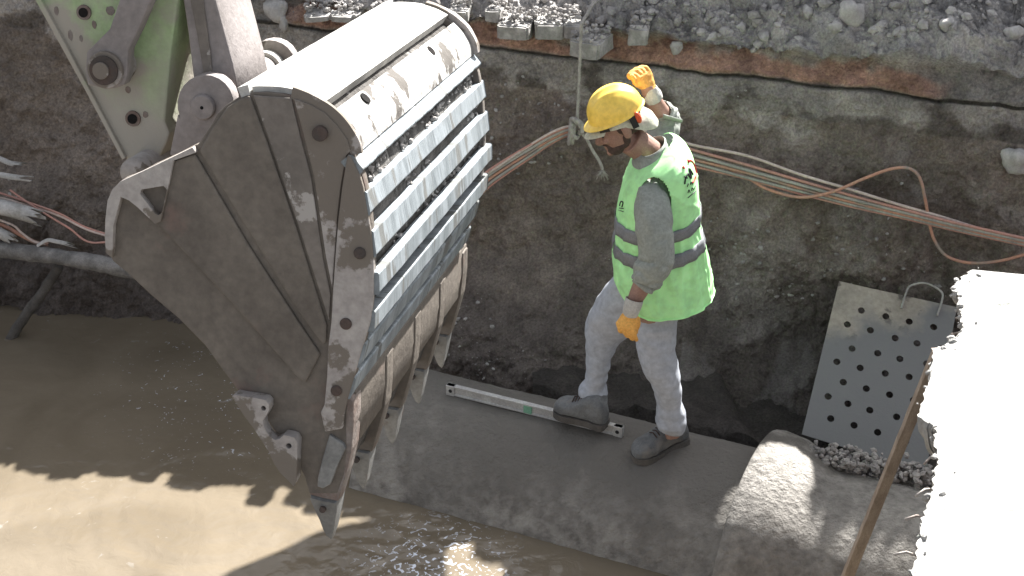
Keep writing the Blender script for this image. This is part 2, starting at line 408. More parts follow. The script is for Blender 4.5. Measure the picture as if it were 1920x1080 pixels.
def on_bank(px, py, off=0.0):
    h = bvh_bank.ray_cast(CAM, ray(px, py).normalized())
    return (h[0] - ray(px, py).normalized() * off, h[1]) if h[0] else (PW(px, py, off), WN_out)
# near bank (camera side): steep edge and ground
def near_bank():
    edge = [(-9, 2.6), (-3, 2.55), (-.5, 2.7), (.4, 2.85), (.95, 3.0), (1.22, 3.45), (1.45, 4.1), (1.66, 4.75), (1.85, 4.98), (2.4, 4.9), (9, 3.4)]
    e2 = cat_interp(edge, 24); V = []; c = []
    NR = 40
    for j in range(NR + 1):
        t = j / NR
        for (x, y) in e2:
            z = -1 + 2.36 * min(1, t / .8); yy = y - .12 * t
            if t > .8: yy -= (t - .8) / .2 * 12
            p = Vector((x, yy, z)); d = .07 * nz(p, 2, 5) + .03 * nz(p, 9, 6) + .012 * nz(p, 30, 6)
            V.append(p + Vector((.02, d * 1.2, d * .4 if t > .8 else 0)))
            c.append((.22, .2, .18, 1))
    n = len(e2); fs = [(j * n + i, (j + 1) * n + i, (j + 1) * n + i + 1, j * n + i + 1) for j in range(NR) for i in range(n - 1)]
    o = mesh('near_bank', V, fs, M['soil']); a = o.data.color_attributes.new('soil', 'FLOAT_COLOR', 'POINT')
    a.data.foreach_set('color', [k for q in c for k in q]); tag(o, kind='structure')
near_bank()
# trench bed (mud under the water) and water
def sheet(name, x0, x1, y0, y1, z, n, amp, m, sc=4):
    V = []; 
    for j in range(n + 1):
        for i in range(n + 1):
            x = x0 + (x1 - x0) * i / n; y = y0 + (y1 - y0) * j / n
            V.append((x, y, z + (amp * nz((x, y, 0), sc, 2) + amp * .4 * nz((x, y, 0), sc * 2.7, 4) if amp else 0)))
    fs = [(j * (n + 1) + i, j * (n + 1) + i + 1, (j + 1) * (n + 1) + i + 1, (j + 1) * (n + 1) + i) for j in range(n) for i in range(n)]
    o = mesh(name, V, fs, m); tag(o, kind='structure'); return o
bed = sheet('trench_bed', -9, 9, 1.8, 10.5, -.75, 60, .05, M['soil'])
a = bed.data.color_attributes.new('soil', 'FLOAT_COLOR', 'POINT')
a.data.foreach_set('color', [.14, .12, .1, 1] * len(bed.data.vertices))
def water():
    def axis(a, b, da, db, st):
        out = [a]; 
        while out[-1] < b: out.append(out[-1] + (st if da < out[-1] < db else .15))
        return out
    X = axis(-8.9, 8.9, -3.1, 1.4, .013); Y = axis(2.0, 9.3, 5.3, 8.4, .013); V = []
    for y in Y:
        for x in X:
            r2 = (x + .55) ** 2 + ((y - 6.05) * 1.2) ** 2; k = math.exp(-r2 / .22)
            z = .0035 * nz((x, y, 0), 5, 2) + .0012 * nz((x * 2, y, 0), 14, 4) + k * (.005 * nz((x, y * 1.5, 0), 12, 4) + .0025 * nz((x, y * 1.4, 0), 26, 1))
            rr = math.hypot(x + 1.35, y - 6.3); z += .0022 * math.sin(rr * 42) * math.exp(-((rr - .45) / .12) ** 2)
            V.append((x, y, WZ + z))
    n = len(X)
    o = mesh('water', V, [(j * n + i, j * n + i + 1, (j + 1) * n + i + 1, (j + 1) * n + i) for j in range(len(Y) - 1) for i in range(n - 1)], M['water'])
    tag(o, kind='structure')
water()

# ------------------------------------------------------------------ pipes
AP = R(24.7); PU = Vector((math.cos(AP), -math.sin(AP), 0)); PN = Vector((math.sin(AP), math.cos(AP), 0))
PC = 6.026; PR = .5
def pipe_pt(m_, th, r=PR): return PN * PC + PU * m_ + PN * (r * math.cos(th)) + Vector((0, 0, -PR + r * math.sin(th)))
def pipe_z(x, y):
    q = Vector((x, y, 0)).dot(PN) - PC
    return -PR + math.sqrt(max(PR * PR - q * q, 0))
def make_pipe(name, prof, label, seed, pm_='concrete_pipe'):
    """prof: list of (m, outer radius) then the bore comes back"""
    n = 128; V = []
    for (m_, r) in prof:
        for k in range(n):
            th = 2 * math.pi * k / n
            p = pipe_pt(m_, th, r); d = .006 * nz(p, 3, seed) + .003 * nz(p, 16, seed) + .0016 * nz(p, 45, seed)
            edge = 0
            V.append(p + (p - (PN * PC + PU * m_ + Vector((0, 0, -PR)))).normalized() * d)
    N = len(prof)
    fs = [(j * n + k, j * n + (k + 1) % n, ((j + 1) % N) * n + (k + 1) % n, ((j + 1) % N) * n + k) for j in range(N) for k in range(n)]
    o = mesh(name, V, fs, M[pm_]); tag(o, label, 'pipe', 'concrete sewer pipes in the trench')
    recentre(o); b = bpy.context; return o
def lin(a, b_, ra, rb, n): return [(a + (b_ - a) * i / n, ra + (rb - ra) * i / n) for i in range(n + 1)]
J = -1.625
make_pipe('concrete_pipe', lin(-3.38, J + .02, .5, .5, 120) + [(J + .06, .495), (J + .1, .49), (J + .1, .4)] + lin(J + .1, -3.38, .4, .4, 3),
          'long grey concrete pipe the worker stands on, half under water', 2)
bl = [(J, .5), (J - .0, .535), (J + .003, .585), (J + .012, .6), (J + .05, .603)] + lin(J + .08, J + .15, .601, .59, 5) + lin(J + .17, J + .33, .58, .506, 10) + lin(J + .36, J + 3.0, .504, .5, 70)
make_pipe('concrete_pipe', bl + [(J + 3.0, .4)] + lin(J + 3, J + .11, .4, .4, 4) + [(J + .11, .5)],
          'bell-ended concrete pipe at lower right with a sunlit patch near its collar', 6, 'pipe_pale')

# unseen panel added on the far bank, outlined to cast a shadow on the water
def shade_panel():
    YB = 8.5; pl = []
    for px, py in ((660, 986), (740, 966), (842, 958), (836, 1040), (842, 1170), (360, 1170), (395, 1100), (432, 1076), (520, 1040), (600, 1000)):
        w_ = Pz(px, py, WZ); p = w_ + SUN * ((YB - w_.y) / SUN.y); pl.append((p.x, p.z))
    root = empty('added_shadow_panel', (pl[1][0], YB, 1.4), 'unseen grey panel on two posts, added on the bank to shade the water below the bucket tip', 'panel')
    o = plate('panel', pl, [], Vector((0, YB, 0)), Vector((1, 0, 0)), Vector((0, 0, 1)), Vector((0, 1, 0)), 0, .02, M['paver']); under(root, o)
    for k in (1, 2):
        g = box_geo((pl[k][0] + (.04 if k == 1 else -.04), YB + .045, 1.75), (.022, 0, 0), (0, .022, 0), (0, 0, .62)); o = mesh('post', g[0], g[1], M['wood'], smooth=False); under(root, o)
shade_panel()

# ------------------------------------------------------------------ pavers along the top edge
PTOP = []
PVL = [((846, 11, 881, 34), 'whole grey paver behind the bucket corner, leftmost of the row above the red layer'),
       ((911, 14, 941, 38), 'small paver end sticking out of the white rubble between two larger blocks'),
       ((940, 34, 999, 63), 'wide pale paver with rubble heaped on its top, left of the crack'),
       ((1002, 34, 1055, 66), 'square grey paver directly left of the narrow one by the rope'),
       ((1058, 36, 1089, 66), 'narrow paver wedged just left of the hanging rope'),
       ((1093, 54, 1152, 88), 'big jutting corner paver under the spot where the rope goes over the edge'),
       ((1180, 42, 1215, 78), 'buried grey paver right of the jutting corner block'),
       ((574, 4, 622, 16), 'grey paver above the top ridge of the bucket, left of its twin'),
       ((626, 5, 673, 18), 'grey paver above the top ridge of the bucket, right of its twin'),
       ((700, 2, 745, 14), 'half hidden paver right behind the upper corner of the bucket')]
for i, ((x0, y0, x1, y1), lab) in enumerate(PVL):
    A = PW(x0, y1, .05); B_ = PW(x1, y1, .05); T = PW(x0, y0, .05)
    off = {5: .16, 2: .07, 1: .0}.get(i, .04)
    ex = (B_ - A); ex.z = 0; L = ex.length; ex.normalize(); h = (T - A).length * .97
    ang = random.uniform(-.22, .22) + {5: .42, 3: -.06}.get(i, 0)
    ex = Matrix.Rotation(-ang, 3, 'Z') @ ex; ey = Vector((0, 0, 1)).cross(ex); ez = Vector((0, 0, 1))
    ez = (ez + ex * random.uniform(-.06, .06)).normalized()
    c = (A + B_) / 2 + ez * h * .5 - ey * off
    dp = .12
    me = bmesh.new(); bmesh.ops.create_cube(me, size=1)
    bmesh.ops.bevel(me, geom=me.edges[:], offset=.07, segments=2, affect='EDGES')
    bmesh.ops.subdivide_edges(me, edges=me.edges[:], cuts=2, use_grid_fill=True)
    for v in me.verts:
        p = v.co.copy(); q = ex * p.x * L * 1.0 + ey * p.y * dp * 1.7 + ez * p.z * h
        v.co = q + Vector((nz(q + c, 14, i), nz(q + c, 14, i + 9), nz(q + c, 14, i + 5))) * .009
    m_ = bpy.data.meshes.new('paver'); me.to_mesh(m_); me.free()
    o = bpy.data.objects.new('paver', m_); COL.objects.link(o); m_.materials.append(M['paver']); o.location = c + ey * dp * .55 - Vector((0, 0, .045 if i > 6 else 0))
    PTOP.append((o.location + ez * h * .5, ex, ey, L))
    tag(o, lab, 'paver', 'broken pavers along the top edge of the trench')

# ------------------------------------------------------------------ rubble (countless stones) and bigger single stones
def stone_geo(c, r, seed, sub=1, sq=(1, .8, .65)):
    bm = bmesh.new(); bmesh.ops.create_icosphere(bm, subdivisions=sub, radius=1)
    rot = Matrix.Rotation(seed * 1.7, 3, 'Z') @ Matrix.Rotation(seed * 2.3, 3, 'X')
    vs = []
    for v in bm.verts:
        d = 1 + .5 * noise.noise(v.co * 1.1 + Vector((seed, seed * .3, 0))) + .18 * noise.noise(v.co * 3 + Vector((seed, 0, 0)))
        p = v.co * d; p = Vector((p.x * sq[0], p.y * sq[1], p.z * sq[2])); vs.append(Vector(c) + (rot @ p) * r)
    fs = [tuple(v.index for v in f.verts) for f in bm.faces]; bm.free(); return vs, fs
def scatter_rubble():
    V = []; Fc = []; rnd = random.Random(3)
    protos = [stone_geo((0, 0, 0), 1, s * 3.1 + .4, 1) for s in range(14)]
    def add(c, r):
        pv, pf = rnd.choice(protos); rot = Matrix.Rotation(rnd.uniform(0, 6.3), 3, 'Z'); b = len(V)
        for v in pv: V.append(c + (rot @ v) * r)
        Fc.extend(tuple(i + b for i in f) for f in pf)
    n = 0
    while n < 7000:
        x = rnd.uniform(-3.2, 3.2); 
        tz = top_z(x); zz = tz + .13; y = wall_y(x, zz)
        k = sm(.45, .85, x)
        if k > .3: dz = rnd.uniform(0, 1) ** 1.1 * 1.2; yy = y + dz / math.tan(R(51)); 
        else: yy = y + rnd.uniform(-.02, .9)
        hit = bvh_bank.ray_cast(Vector((x, yy, 6)), Vector((0, 0, -1)))
        if not hit[0] or hit[0].z < zz - .06: continue
        r = .006 + .034 * rnd.random() ** 4
        if noise.noise(Vector((x * 2.2, yy * 2, 4))) < -.15 and rnd.random() < .7: continue
        add(hit[0] + Vector((0, 0, r * .2)), r); n += 1
    # grit stuck in the trench wall
    n = 0
    while n < 1500:
        x = rnd.uniform(-3, 3.2); z = rnd.uniform(-.3, 1.1)
        d = noise.noise(Vector((x * 1.4, z * 1.9, 2)))
        if d < rnd.uniform(-.1, .5): continue
        hit = bvh_bank.ray_cast(Vector((x, 4, z)), Vector((0, 1, 0)))
        if not hit[0]: continue
        add(hit[0], .003 + .014 * rnd.random() ** 4); n += 1
    for (c, ex, ey, L) in PTOP:
        for _ in range(110):
            u, v_ = rnd.uniform(-.5, .5), rnd.uniform(-.08, .11); hgt = max(0, .045 - .25 * abs(u) * L) * (v_ > -.05)
            add(c + ex * u * L + ey * v_ + Vector((0, 0, rnd.random() * hgt)), .004 + .017 * rnd.random() ** 3)
    o = mesh('rubble', V, Fc, M['dirtstone'], smooth=False)
    tag(o, 'grey broken rubble and grit over the top of the trench edge and heap', 'rubble', kind='stuff')
scatter_rubble()
BIG = [(1593, 22, .07, 'largest pale rounded stone high on the rubble heap'), (1568, 50, .035, 'oval pale stone just below the largest stone on the heap'),
       (1512, 22, .035, 'pale stone left of the largest stone near the top of the heap'), (1388, 50, .032, 'rounded grey stone on the left flank of the rubble heap'),
       (1780, 47, .04, 'flat oval stone at the upper right of the heap'), (1910, 300, .075, 'pale lump of concrete stuck in the wall at the far right'),
       (1690, 60, .03, 'sunlit small rock right of the largest stone'), (1270, 88, .04, 'angular white rock lying on the red layer, right of the pavers'),
       (1900, 65, .045, 'pale stone at the top right edge of the heap'), (515, 20, .07, 'white angular block lying beside the excavator link'),
       (535, 48, .05, 'flat grey slab piece under the white block by the excavator link')]
for i, (px, py, r, lab) in enumerate(BIG):
    p, nn = on_bank(px, py)
    g = stone_geo((0, 0, 0), r, i * 1.37 + 2, 3, (1, .85, .7) if i != 10 else (1.2, .9, .4))
    o = mesh('rock', g[0], g[1], M['stone']); o.location = p + nn * r * .25
    tag(o, lab, 'rock', 'bigger stones on the heap and edge')
# pale gravel pocket behind the bell pipe
def gravel():
    V = []; Fc = []; rnd = random.Random(8)
    for i in range(620):
        px = rnd.uniform(1522, 1745); t = (px - 1520) / 240
        py = 858 + t * 44 + rnd.uniform(-16, 12)
        p = Pz(px, py, .0) ; p = p + Vector((0, rnd.uniform(0, .06), rnd.uniform(-.05, .03)))
        g = stone_geo(p, rnd.uniform(.008, .021), rnd.uniform(0, 50), 1); b = len(V); V += g[0]; Fc += [tuple(k + b for k in f) for f in g[1]]
    o = mesh('gravel', V, Fc, M['pinkstone'], smooth=False)
    tag(o, 'pocket of pale pinkish gravel between the bell pipe and the perforated sheet', 'gravel', kind='stuff')
    # earth fill carrying it
    V2 = []; nn = 90; NJ = 20
    for j in range(NJ):
        for i in range(nn + 1):
            x = .1 + 2.7 * i / nn; y = 7.0 - .46 * x + .055 * j
            p = Vector((x, y, -.09)); d = .03 * nz(p, 5, 3) + .02 * nz(p, 15, 3) + .01 * nz(p, 40, 3)
            V2.append((x, y + d, -.6 if j == 0 else max(-.285 + d, -.10 + d * 1.3 - (.006 + .06 * sm(1.0, 1.3, x)) * j)))
    fs = [(j * (nn + 1) + i, j * (nn + 1) + i + 1, (j + 1) * (nn + 1) + i + 1, (j + 1) * (nn + 1) + i) for j in range(NJ - 1) for i in range(nn)]
    o = mesh('earth_fill', V2, fs, M['soil']); a = o.data.color_attributes.new('soil', 'FLOAT_COLOR', 'POINT')
    a.data.foreach_set('color', [.1, .09, .082, 1] * len(V2)); tag(o, kind='structure')
gravel()

# ------------------------------------------------------------------ broken concrete slab at right (> rebar) 
def slab():
    zt = 1.5
    px = [(1823, 507), (1808, 515), (1797, 526), (1789, 536), (1788, 545), (1800, 556), (1797, 575), (1806, 590), (1801, 600), (1807, 616), (1800, 626), (1786, 634), (1771, 647), (1760, 650), (1750, 659), (1745, 690), (1741, 719), (1730, 752), (1722, 780), (1740, 793), (1754, 800), (1752, 830), (1757, 867), (1751, 898), (1744, 927), (1736, 955), (1728, 982), (1720, 1030), (1709, 1080), (1690, 1180)]
    pl = [Pz(a, b, zt) for a, b in px]; jag = []
    rnd = random.Random(5)
    for i in range(len(pl) - 1):
        for k in range(6):
            p = pl[i].lerp(pl[i + 1], k / 6); jag.append((p.x + rnd.uniform(-.006, .006), p.y + rnd.uniform(-.006, .006)))
    e = pl[-1]; jag += [(e.x, e.y), (e.x + .1, 2.0), (3.6, 2.0), (3.6, pl[0].y - .30 * 1.5)]
    root = empty('broken_slab', (2.2, 3.6, 1.35), 'thick sunlit concrete slab with a broken edge and rebar ends, lower right corner', 'slab')
    V = []; n = len(jag); NT = 9
    cx = sum(p[0] for p in jag) / n; cy = sum(p[1] for p in jag) / n
    for j in range(NT + 1):
        t = j / NT; z = zt - .13 * t
        for (x, y) in jag:
            inn = -.05 * t; d = .012 * nz((x, y, z), 22, 1) + .02 * nz((x, y, z), 9, 4) * (t > 0)
            V.append((x + (0.045 * t if x < 2.2 else 0) + d * (t > 0), y + d * .5, z + (.004 * nz((x, y, 0), 20, 3) if j == 0 else 0)))
    fs = [(j * n + i, j * n + (i + 1) % n, (j + 1) * n + (i + 1) % n, (j + 1) * n + i) for j in range(NT) for i in range(n)]
    fs.append(tuple(range(n))); fs.append(tuple(range(NT * n, NT * n + n))[::-1])
    o = mesh('slab_body', V, fs, M['slab'], smooth=False); under(root, o)
    # crumbs of concrete along the break
    V = []; Fc = []
    for i in range(150):
        k = rnd.randrange(len(pl) - 1); t = rnd.random(); p = pl[k].lerp(pl[k + 1], t) + Vector((rnd.uniform(-.006, .05), rnd.uniform(-.02, .02), rnd.uniform(-.03, .004)))
        g = stone_geo(p, rnd.uniform(.002, .016) ** 1.0, rnd.uniform(0, 60), 1); b = len(V); V += g[0]; Fc += [tuple(q + b for q in f) for f in g[1]]
    o = mesh('broken_edge', V, Fc, M['slab'], smooth=False); under(root, o)
    for (a, b, c, d) in [(1733, 870, 1758, 855), (1717, 930, 1752, 917), (1697, 974, 1740, 972), (1677, 1040, 1722, 1043), (1792, 597, 1812, 597), (1783, 627, 1815, 630)]:
        p0 = Pz(a, b, zt - .055); p1 = Pz(c, d, zt - .055); mid = (p0 + p1) / 2 + Vector((0, .004, .008))
        g = tube_geo([p0, mid, p1, p1 + (p1 - p0)], .0036, 8); o = mesh('rebar', g[0], g[1], M['rebar']); under(root, o)
slab()
# leaning wooden board
def board():
    top = Pd(1757, 664, 5.66); bot = Pd(1527, 1235, 6.75); d = (bot - top).normalized()
    top = top - d * .02
    sx = Vector((1, .25, 0)); sx = (sx - d * sx.dot(d)).normalized(); nn = d.cross(sx); V = []; N = 60
    for i in range(N + 1):
        p = top.lerp(bot, i / N); hw = .021 + .004 * i / N + .0012 * nz(p, 14, 2)
        for (a, b) in ((-1, -1), (1, -1), (1, 1), (-1, 1)):
            V.append(p + sx * hw * a + nn * .009 * b + sx * .0015 * nz(p, 30, b))
    fs = [(i * 4 + k, i * 4 + (k + 1) % 4, i * 4 + 4 + (k + 1) % 4, i * 4 + 4 + k) for i in range(N) for k in range(4)] + [(0, 1, 2, 3), (N * 4 + 3, N * 4 + 2, N * 4 + 1, N * 4)]
    o = mesh('wooden_board', V, fs, M['wood'], smooth=False); bevel(o, .002)
    tag(o, 'narrow weathered wooden board leaning in front of the perforated sheet', 'board'); recentre(o)
board()
# perforated steel sheet with wire handle
def perf():
    TL = PW(1573, 528, .2); BL = PW(1503, 815, .74); BR = PW(1740, 886, .74)
    ex = (BR - BL).normalized(); n = ex.cross((TL - BL)).normalized(); ey = n.cross(ex)
    if n.y > 0: n = -n
    def uv(px, py):
        p = Ppl(px, py, BL, n) - BL; return (p.dot(ex), p.dot(ey))
    out = [uv(1573, 528), uv(1612, 537), uv(1794, 577), uv(1735, 887), uv(1600, 845), uv(1503, 815)]
    hp = [(283, 170), (367, 190), (447, 208), (531, 227), (235, 218), (314, 238), (399, 265), (474, 283), (251, 301), (339, 317), (415, 336), (507, 353), (199, 346), (279, 367), (365, 386), (447, 398), (221, 416), (300, 438), (380, 459), (462, 478), (169, 465), (237, 490), (312, 512), (404, 535), (490, 560), (178, 541), (258, 564), (339, 588), (435, 618), (560, 300), (545, 420)]
    holes = []
    for (a, b) in hp:
        u, v = uv(1460 + a / 1.83, 490 + b / 1.83)
        if u > out[3][0] * 1.0 + .0 and v < .2: continue
        holes.append([(u + .0172 * math.cos(k * math.pi / 8), v + .0172 * math.sin(k * math.pi / 8)) for k in range(16)])
    root = empty('perforated_sheet', BL + ex * .3, 'grey perforated steel sheet with a wire handle leaning on the trench wall', 'metal sheet')
    o = plate('sheet', out, holes, BL, ex, ey, n, 0, .006, M['perf']); under(root, o)
    hpts = [Ppl(a, b, BL + n * .02, n) for a, b in [(1690, 578), (1698, 552), (1707, 536), (1735, 531), (1763, 545), (1767, 560), (1757, 592)]]
    g = tube_geo(cat_interp([tuple(p) for p in hpts], 6), .0055, 8); h = mesh('handle', g[0], g[1], M['cable_grey']); under(root, h)
perf()

# ------------------------------------------------------------------ rope, cables, left-hand pipes
def cable(name, px, r, m, label, cat='cable', group=None, off=.06, n=8, sub=10, jit=0.0, parent=None):
    pts = []
    for q in px:
        o_ = q[2] if len(q) > 2 else off
        pts.append(tuple(PW(q[0], q[1], o_)))
    P_ = cat_interp(pts, sub)
    if jit: P_ = [(a + jit * nz((a, b, c), 6, 1), b, c + jit * nz((a, b, c), 6, 7)) for a, b, c in P_]
    g = tube_geo(P_, r, n); o = mesh(name, g[0], g[1], m)
    if parent is None: tag(o, label, cat, group); recentre(o)
    return o
GB = 'bundled cables slung along the trench wall'
O1 = .24
cable('cable', [(300, 462, .34), (560, 452, .22), (740, 412, .22), (860, 358, .22), (925, 318, O1), (990, 275, O1), (1040, 246, O1), (1078, 236, O1), (1150, 236, O1), (1240, 252, O1), (1300, 272, O1), (1400, 292, O1), (1500, 327, O1), (1600, 357, O1), (1680, 382, O1), (1760, 405, .22), (1850, 432, .2), (1960, 455, .2)],
      .0075, M['cable_white'], 'pale cable, uppermost of the bundle right of the worker', group=GB)
mids = [('cable_pink', 7, 'dusty pink cable, second from the top of the bundle', .0075, 3), ('cable_grey', 15, 'grey cable in the middle of the bundle, dustiest of all', .009, 6),
        ('cable_orange', 22, 'orange cable running through the middle of the bundle', .0075, 9), ('cable_grey', 28, 'grey cable below the orange one in the bundle', .0075, 12),
        ('cable_pink', 33, 'lowest dusty pink cable of the bundle', .0065, 14)]
for i, (mk, dy, lab, rr, e) in enumerate(mids):
    o_ = O1 - .008 * i
    cable('cable', [(300, 466 + e, .34 - .008 * i), (560, 452 + e * 2, o_), (740, 410 + e * 3, o_), (860, 350 + e * 3.4, o_), (925, 306 + e * 2.7, o_), (990, 268 + e * 2.2, o_), (1040, 243 + e * 1.6, o_), (1078, 232 + e * 1.5, o_), (1150, 234 + e * 1.9, o_), (1240, 256 + dy * 1.2, o_), (1310, 276 + dy * 1.15, o_),
                    (1400, 302 + dy * (1 + .1 * (i % 2)), o_), (1500, 332 + dy * .95, o_), (1600, 362 + dy * .8, o_), (1700, 390 + dy * .62, o_), (1800, 416 + dy * .55, o_), (1960, 452 + dy * .5, o_)],
          rr, M[mk], lab, group=GB)
cable('cable', [(1330, 300, .2), (1400, 333, .2), (1440, 355, .22), (1500, 370, .27), (1560, 360, .29), (1620, 335, .3), (1670, 317, .3), (1705, 316, .3), (1725, 335, .29), (1735, 375, .26), (1742, 415, .19), (1752, 450, .17), (1775, 480, .17), (1820, 493, .18), (1880, 488, .2), (1950, 468, .2)],
      .0075, M['cable_orange'], 'loose salmon cable looping up out of the bundle and hanging below it')
# rope
def rope():
    a = PW(1100, 28, .16); top = PW(1090, 55, .30); k = PW(1080, 238, O1 + .03)
    root = empty('rope', k, 'grey rope hanging over the pavers, knotted round the cable bundle, with a frayed tail', 'rope')
    P0 = cat_interp([tuple(PW(1150, -30, -.1)), tuple(PW(1112, 8, .06)), tuple(a), tuple(PW(1092, 42, .29)), tuple(top), tuple(PW(1087, 120, .29)), tuple(PW(1084, 190, .28)), tuple(PW(1082, 232, O1 + .03))], 14)
    V = []; Fc = []
    for s in range(3):
        pts = []
        L = 0; prev = Vector(P0[0])
        for q in P0:
            q = Vector(q); L += (q - prev).length; prev = q; an = L * 160 + s * 2.094
            pts.append(q + Vector((math.cos(an), math.sin(an), math.sin(an) * .3)) * .0042)
        g = tube_geo(pts, .0055, 7); V, Fc = join((V, Fc), g)
    under(root, mesh('hanging_rope', V, Fc, M['rope']))
    V = []; Fc = []
    for (cx, cy, rx, rz, ph) in [(0, 0, .022, .045, 0), (.004, -.005, .026, .04, .5), (-.004, .004, .018, .05, -.4), (0, .0, .03, .028, .9)]:
        pts = []
        for i in range(25):
            t = i / 24 * 2 * math.pi; v = Vector((rx * math.cos(t), -.028 - .02 * math.sin(t * 2 + ph), rz * math.sin(t)))
            v = Matrix.Rotation(ph * .6, 3, 'Y') @ v; pts.append(k + v + Vector((cx, .01, cy + .0)))
        V, Fc = join((V, Fc), tube_geo(pts, .0105, 7))
    for (x, rz) in ((-.028, .062), (-.012, .06)):
        pts = [k + Vector((x + .006 * math.sin(t), .035 * math.cos(t) + .0, -.028 + rz * math.sin(t))) for t in [i / 20 * 2 * math.pi for i in range(21)]]
        V, Fc = join((V, Fc), tube_geo(pts, .0085, 7))
    under(root, mesh('knot', V, Fc, M['rope']))
    tp = cat_interp([tuple(PW(1084, 244, O1 + .04)), tuple(PW(1098, 258, O1 + .03)), tuple(PW(1110, 280, O1)), tuple(PW(1124, 303, O1)), tuple(PW(1130, 318, O1))], 8)
    g = tube_geo(tp, .0085, 8); rnd = random.Random(2); V, Fc = g
    e = Vector(tp[-1])
    for i in range(46):
        d = Vector((rnd.uniform(-.034, .032), rnd.uniform(-.03, .03), -rnd.uniform(.025, .055)))
        V, Fc = join((V, Fc), tube_geo([e + d * -.1, e + d * .5 + Vector((rnd.uniform(-.004, .004), 0, 0)), e + d], [.0035, .002, .0008], 4))
    under(root, mesh('frayed_tail', V, Fc, M['rope']))
rope()
# left hand side: service pipe, prop pole, torn conduits, cables
def lpipe(name, px, r, m, label, cat, group=None, off=.4, n=20, jag=0.0, jit=0.0):
    pts = cat_interp([tuple(PW(a, b, o_)) for a, b, o_ in px], 10)
    g = tube_geo(pts, [r * (1 + .06 * nz(p, 9, 3)) for p in pts], n)
    V = [Vector(v) + Vector((nz(v, 25, 1), nz(v, 25, 4), nz(v, 25, 8))) * .006 for v in g[0]]
    o = mesh(name, V, g[1], m); tag(o, label, cat, group); recentre(o); return o
lpipe('service_pipe', [(-60, 462, .5), (20, 470, .5), (100, 480, .5), (190, 495, .5), (300, 520, .45), (420, 545, .4)], .043, M['darkpipe'], 'dusty grey service pipe crossing the trench behind the bucket', 'pipe')
lpipe('prop_pole', [(112, 498, .42), (80, 548, .42), (42, 600, .44), (5, 660, .46), (-30, 715, .46)], .027, M['dark_pole'], 'dark leaning pole propping the service pipe above the water', 'pole')
def torn(px, r, label, arc=1.5, seed=1):
    pts = [Vector(q) for q in cat_interp([tuple(PW(a, b, o_)) for a, b, o_ in px], 10)]; n = 18; V = []; N = len(pts); rnd = random.Random(seed)
    ends = [rnd.uniform(-.05, .04) for _ in range(n)]
    for i, p in enumerate(pts):
        t = (pts[min(i + 1, N - 1)] - pts[max(i - 1, 0)]).normalized(); up = Vector((0, 0, 1)); up = (up - t * up.dot(t)).normalized(); sd = t.cross(up)
        for k in range(n):
            an = (k / (n - 1) - .5) * math.pi * arc
            rr = r * (1 + .12 * nz(p, 9, k * .1)); sh = t * (ends[k] * (i / (N - 1)) ** 3)
            V.append(p + up * math.cos(an) * rr + sd * math.sin(an) * rr + sh)
    fs = [(i * n + k, i * n + k + 1, (i + 1) * n + k + 1, (i + 1) * n + k) for i in range(N - 1) for k in range(n - 1)]
    o = mesh('torn_conduit', V, fs, M['conduit']); s = o.modifiers.new('s', 'SOLIDIFY'); s.thickness = .005
    tag(o, label, 'conduit', 'torn conduits at the left edge'); recentre(o)
torn([(-80, 372, .5), (-10, 386, .5), (40, 398, .5), (72, 408, .5)], .042, 'thick torn white conduit end, largest of those at the left edge', 1.5, 1)
torn([(-80, 318, .46), (-10, 328, .46), (25, 334, .46), (52, 337, .46)], .02, 'white pointed conduit strip above the thick torn one', 1.0, 4)
torn([(-80, 282, .42), (-10, 298, .42), (20, 309, .42), (40, 312, .42)], .022, 'grey curled conduit strip, topmost at the left edge', .8, 9)
torn([(-60, 418, .52), (-15, 430, .52), (5, 440, .52), (22, 450, .52)], .03, 'small bright conduit stub just above the service pipe', 1.3, 6)
torn([(72, 462, .5), (90, 452, .5), (110, 455, .5), (135, 461, .5)], .014, 'flat pale flap of torn sheathing lying on the service pipe', 1.0, 7)
GL = 'thin cables at the left edge'
cable('cable', [(-60, 345, .4), (0, 362, .4), (48, 378, .42), (110, 400, .42), (160, 426, .4), (230, 448, .38), (300, 470, .3)], .006, M['cable_pink'], 'pinkish cable sloping down past the torn conduits, top of its group', group=GL)
cable('cable', [(-60, 358, .42), (0, 371, .42), (50, 385, .42), (110, 404, .42), (165, 431, .4), (235, 452, .38), (300, 480, .3)], .007, M['cable_white'], 'pale cable just below the top pinkish one at the left edge', group=GL)
cable('cable', [(19, 356, .44), (45, 375, .44), (90, 404, .44), (130, 428, .44), (168, 454, .45), (230, 453, .44), (300, 470, .3)], .0055, M['cable_pink'], 'thin cable dropping steeply onto the service pipe', group=GL)
cable('cable', [(-60, 408, .47), (0, 421, .47), (40, 441, .47), (68, 455, .47), (90, 458, .46)], .011, M['cable_orange'], 'thick reddish cable under the torn conduit, lying on the service pipe', group=GL)
cable('cable', [(-40, 400, .49), (20, 420, .49), (40, 436, .49), (62, 452, .49), (85, 459, .48)], .006, M['cable_white'], 'short pale cable beside the thick reddish one', group=GL)

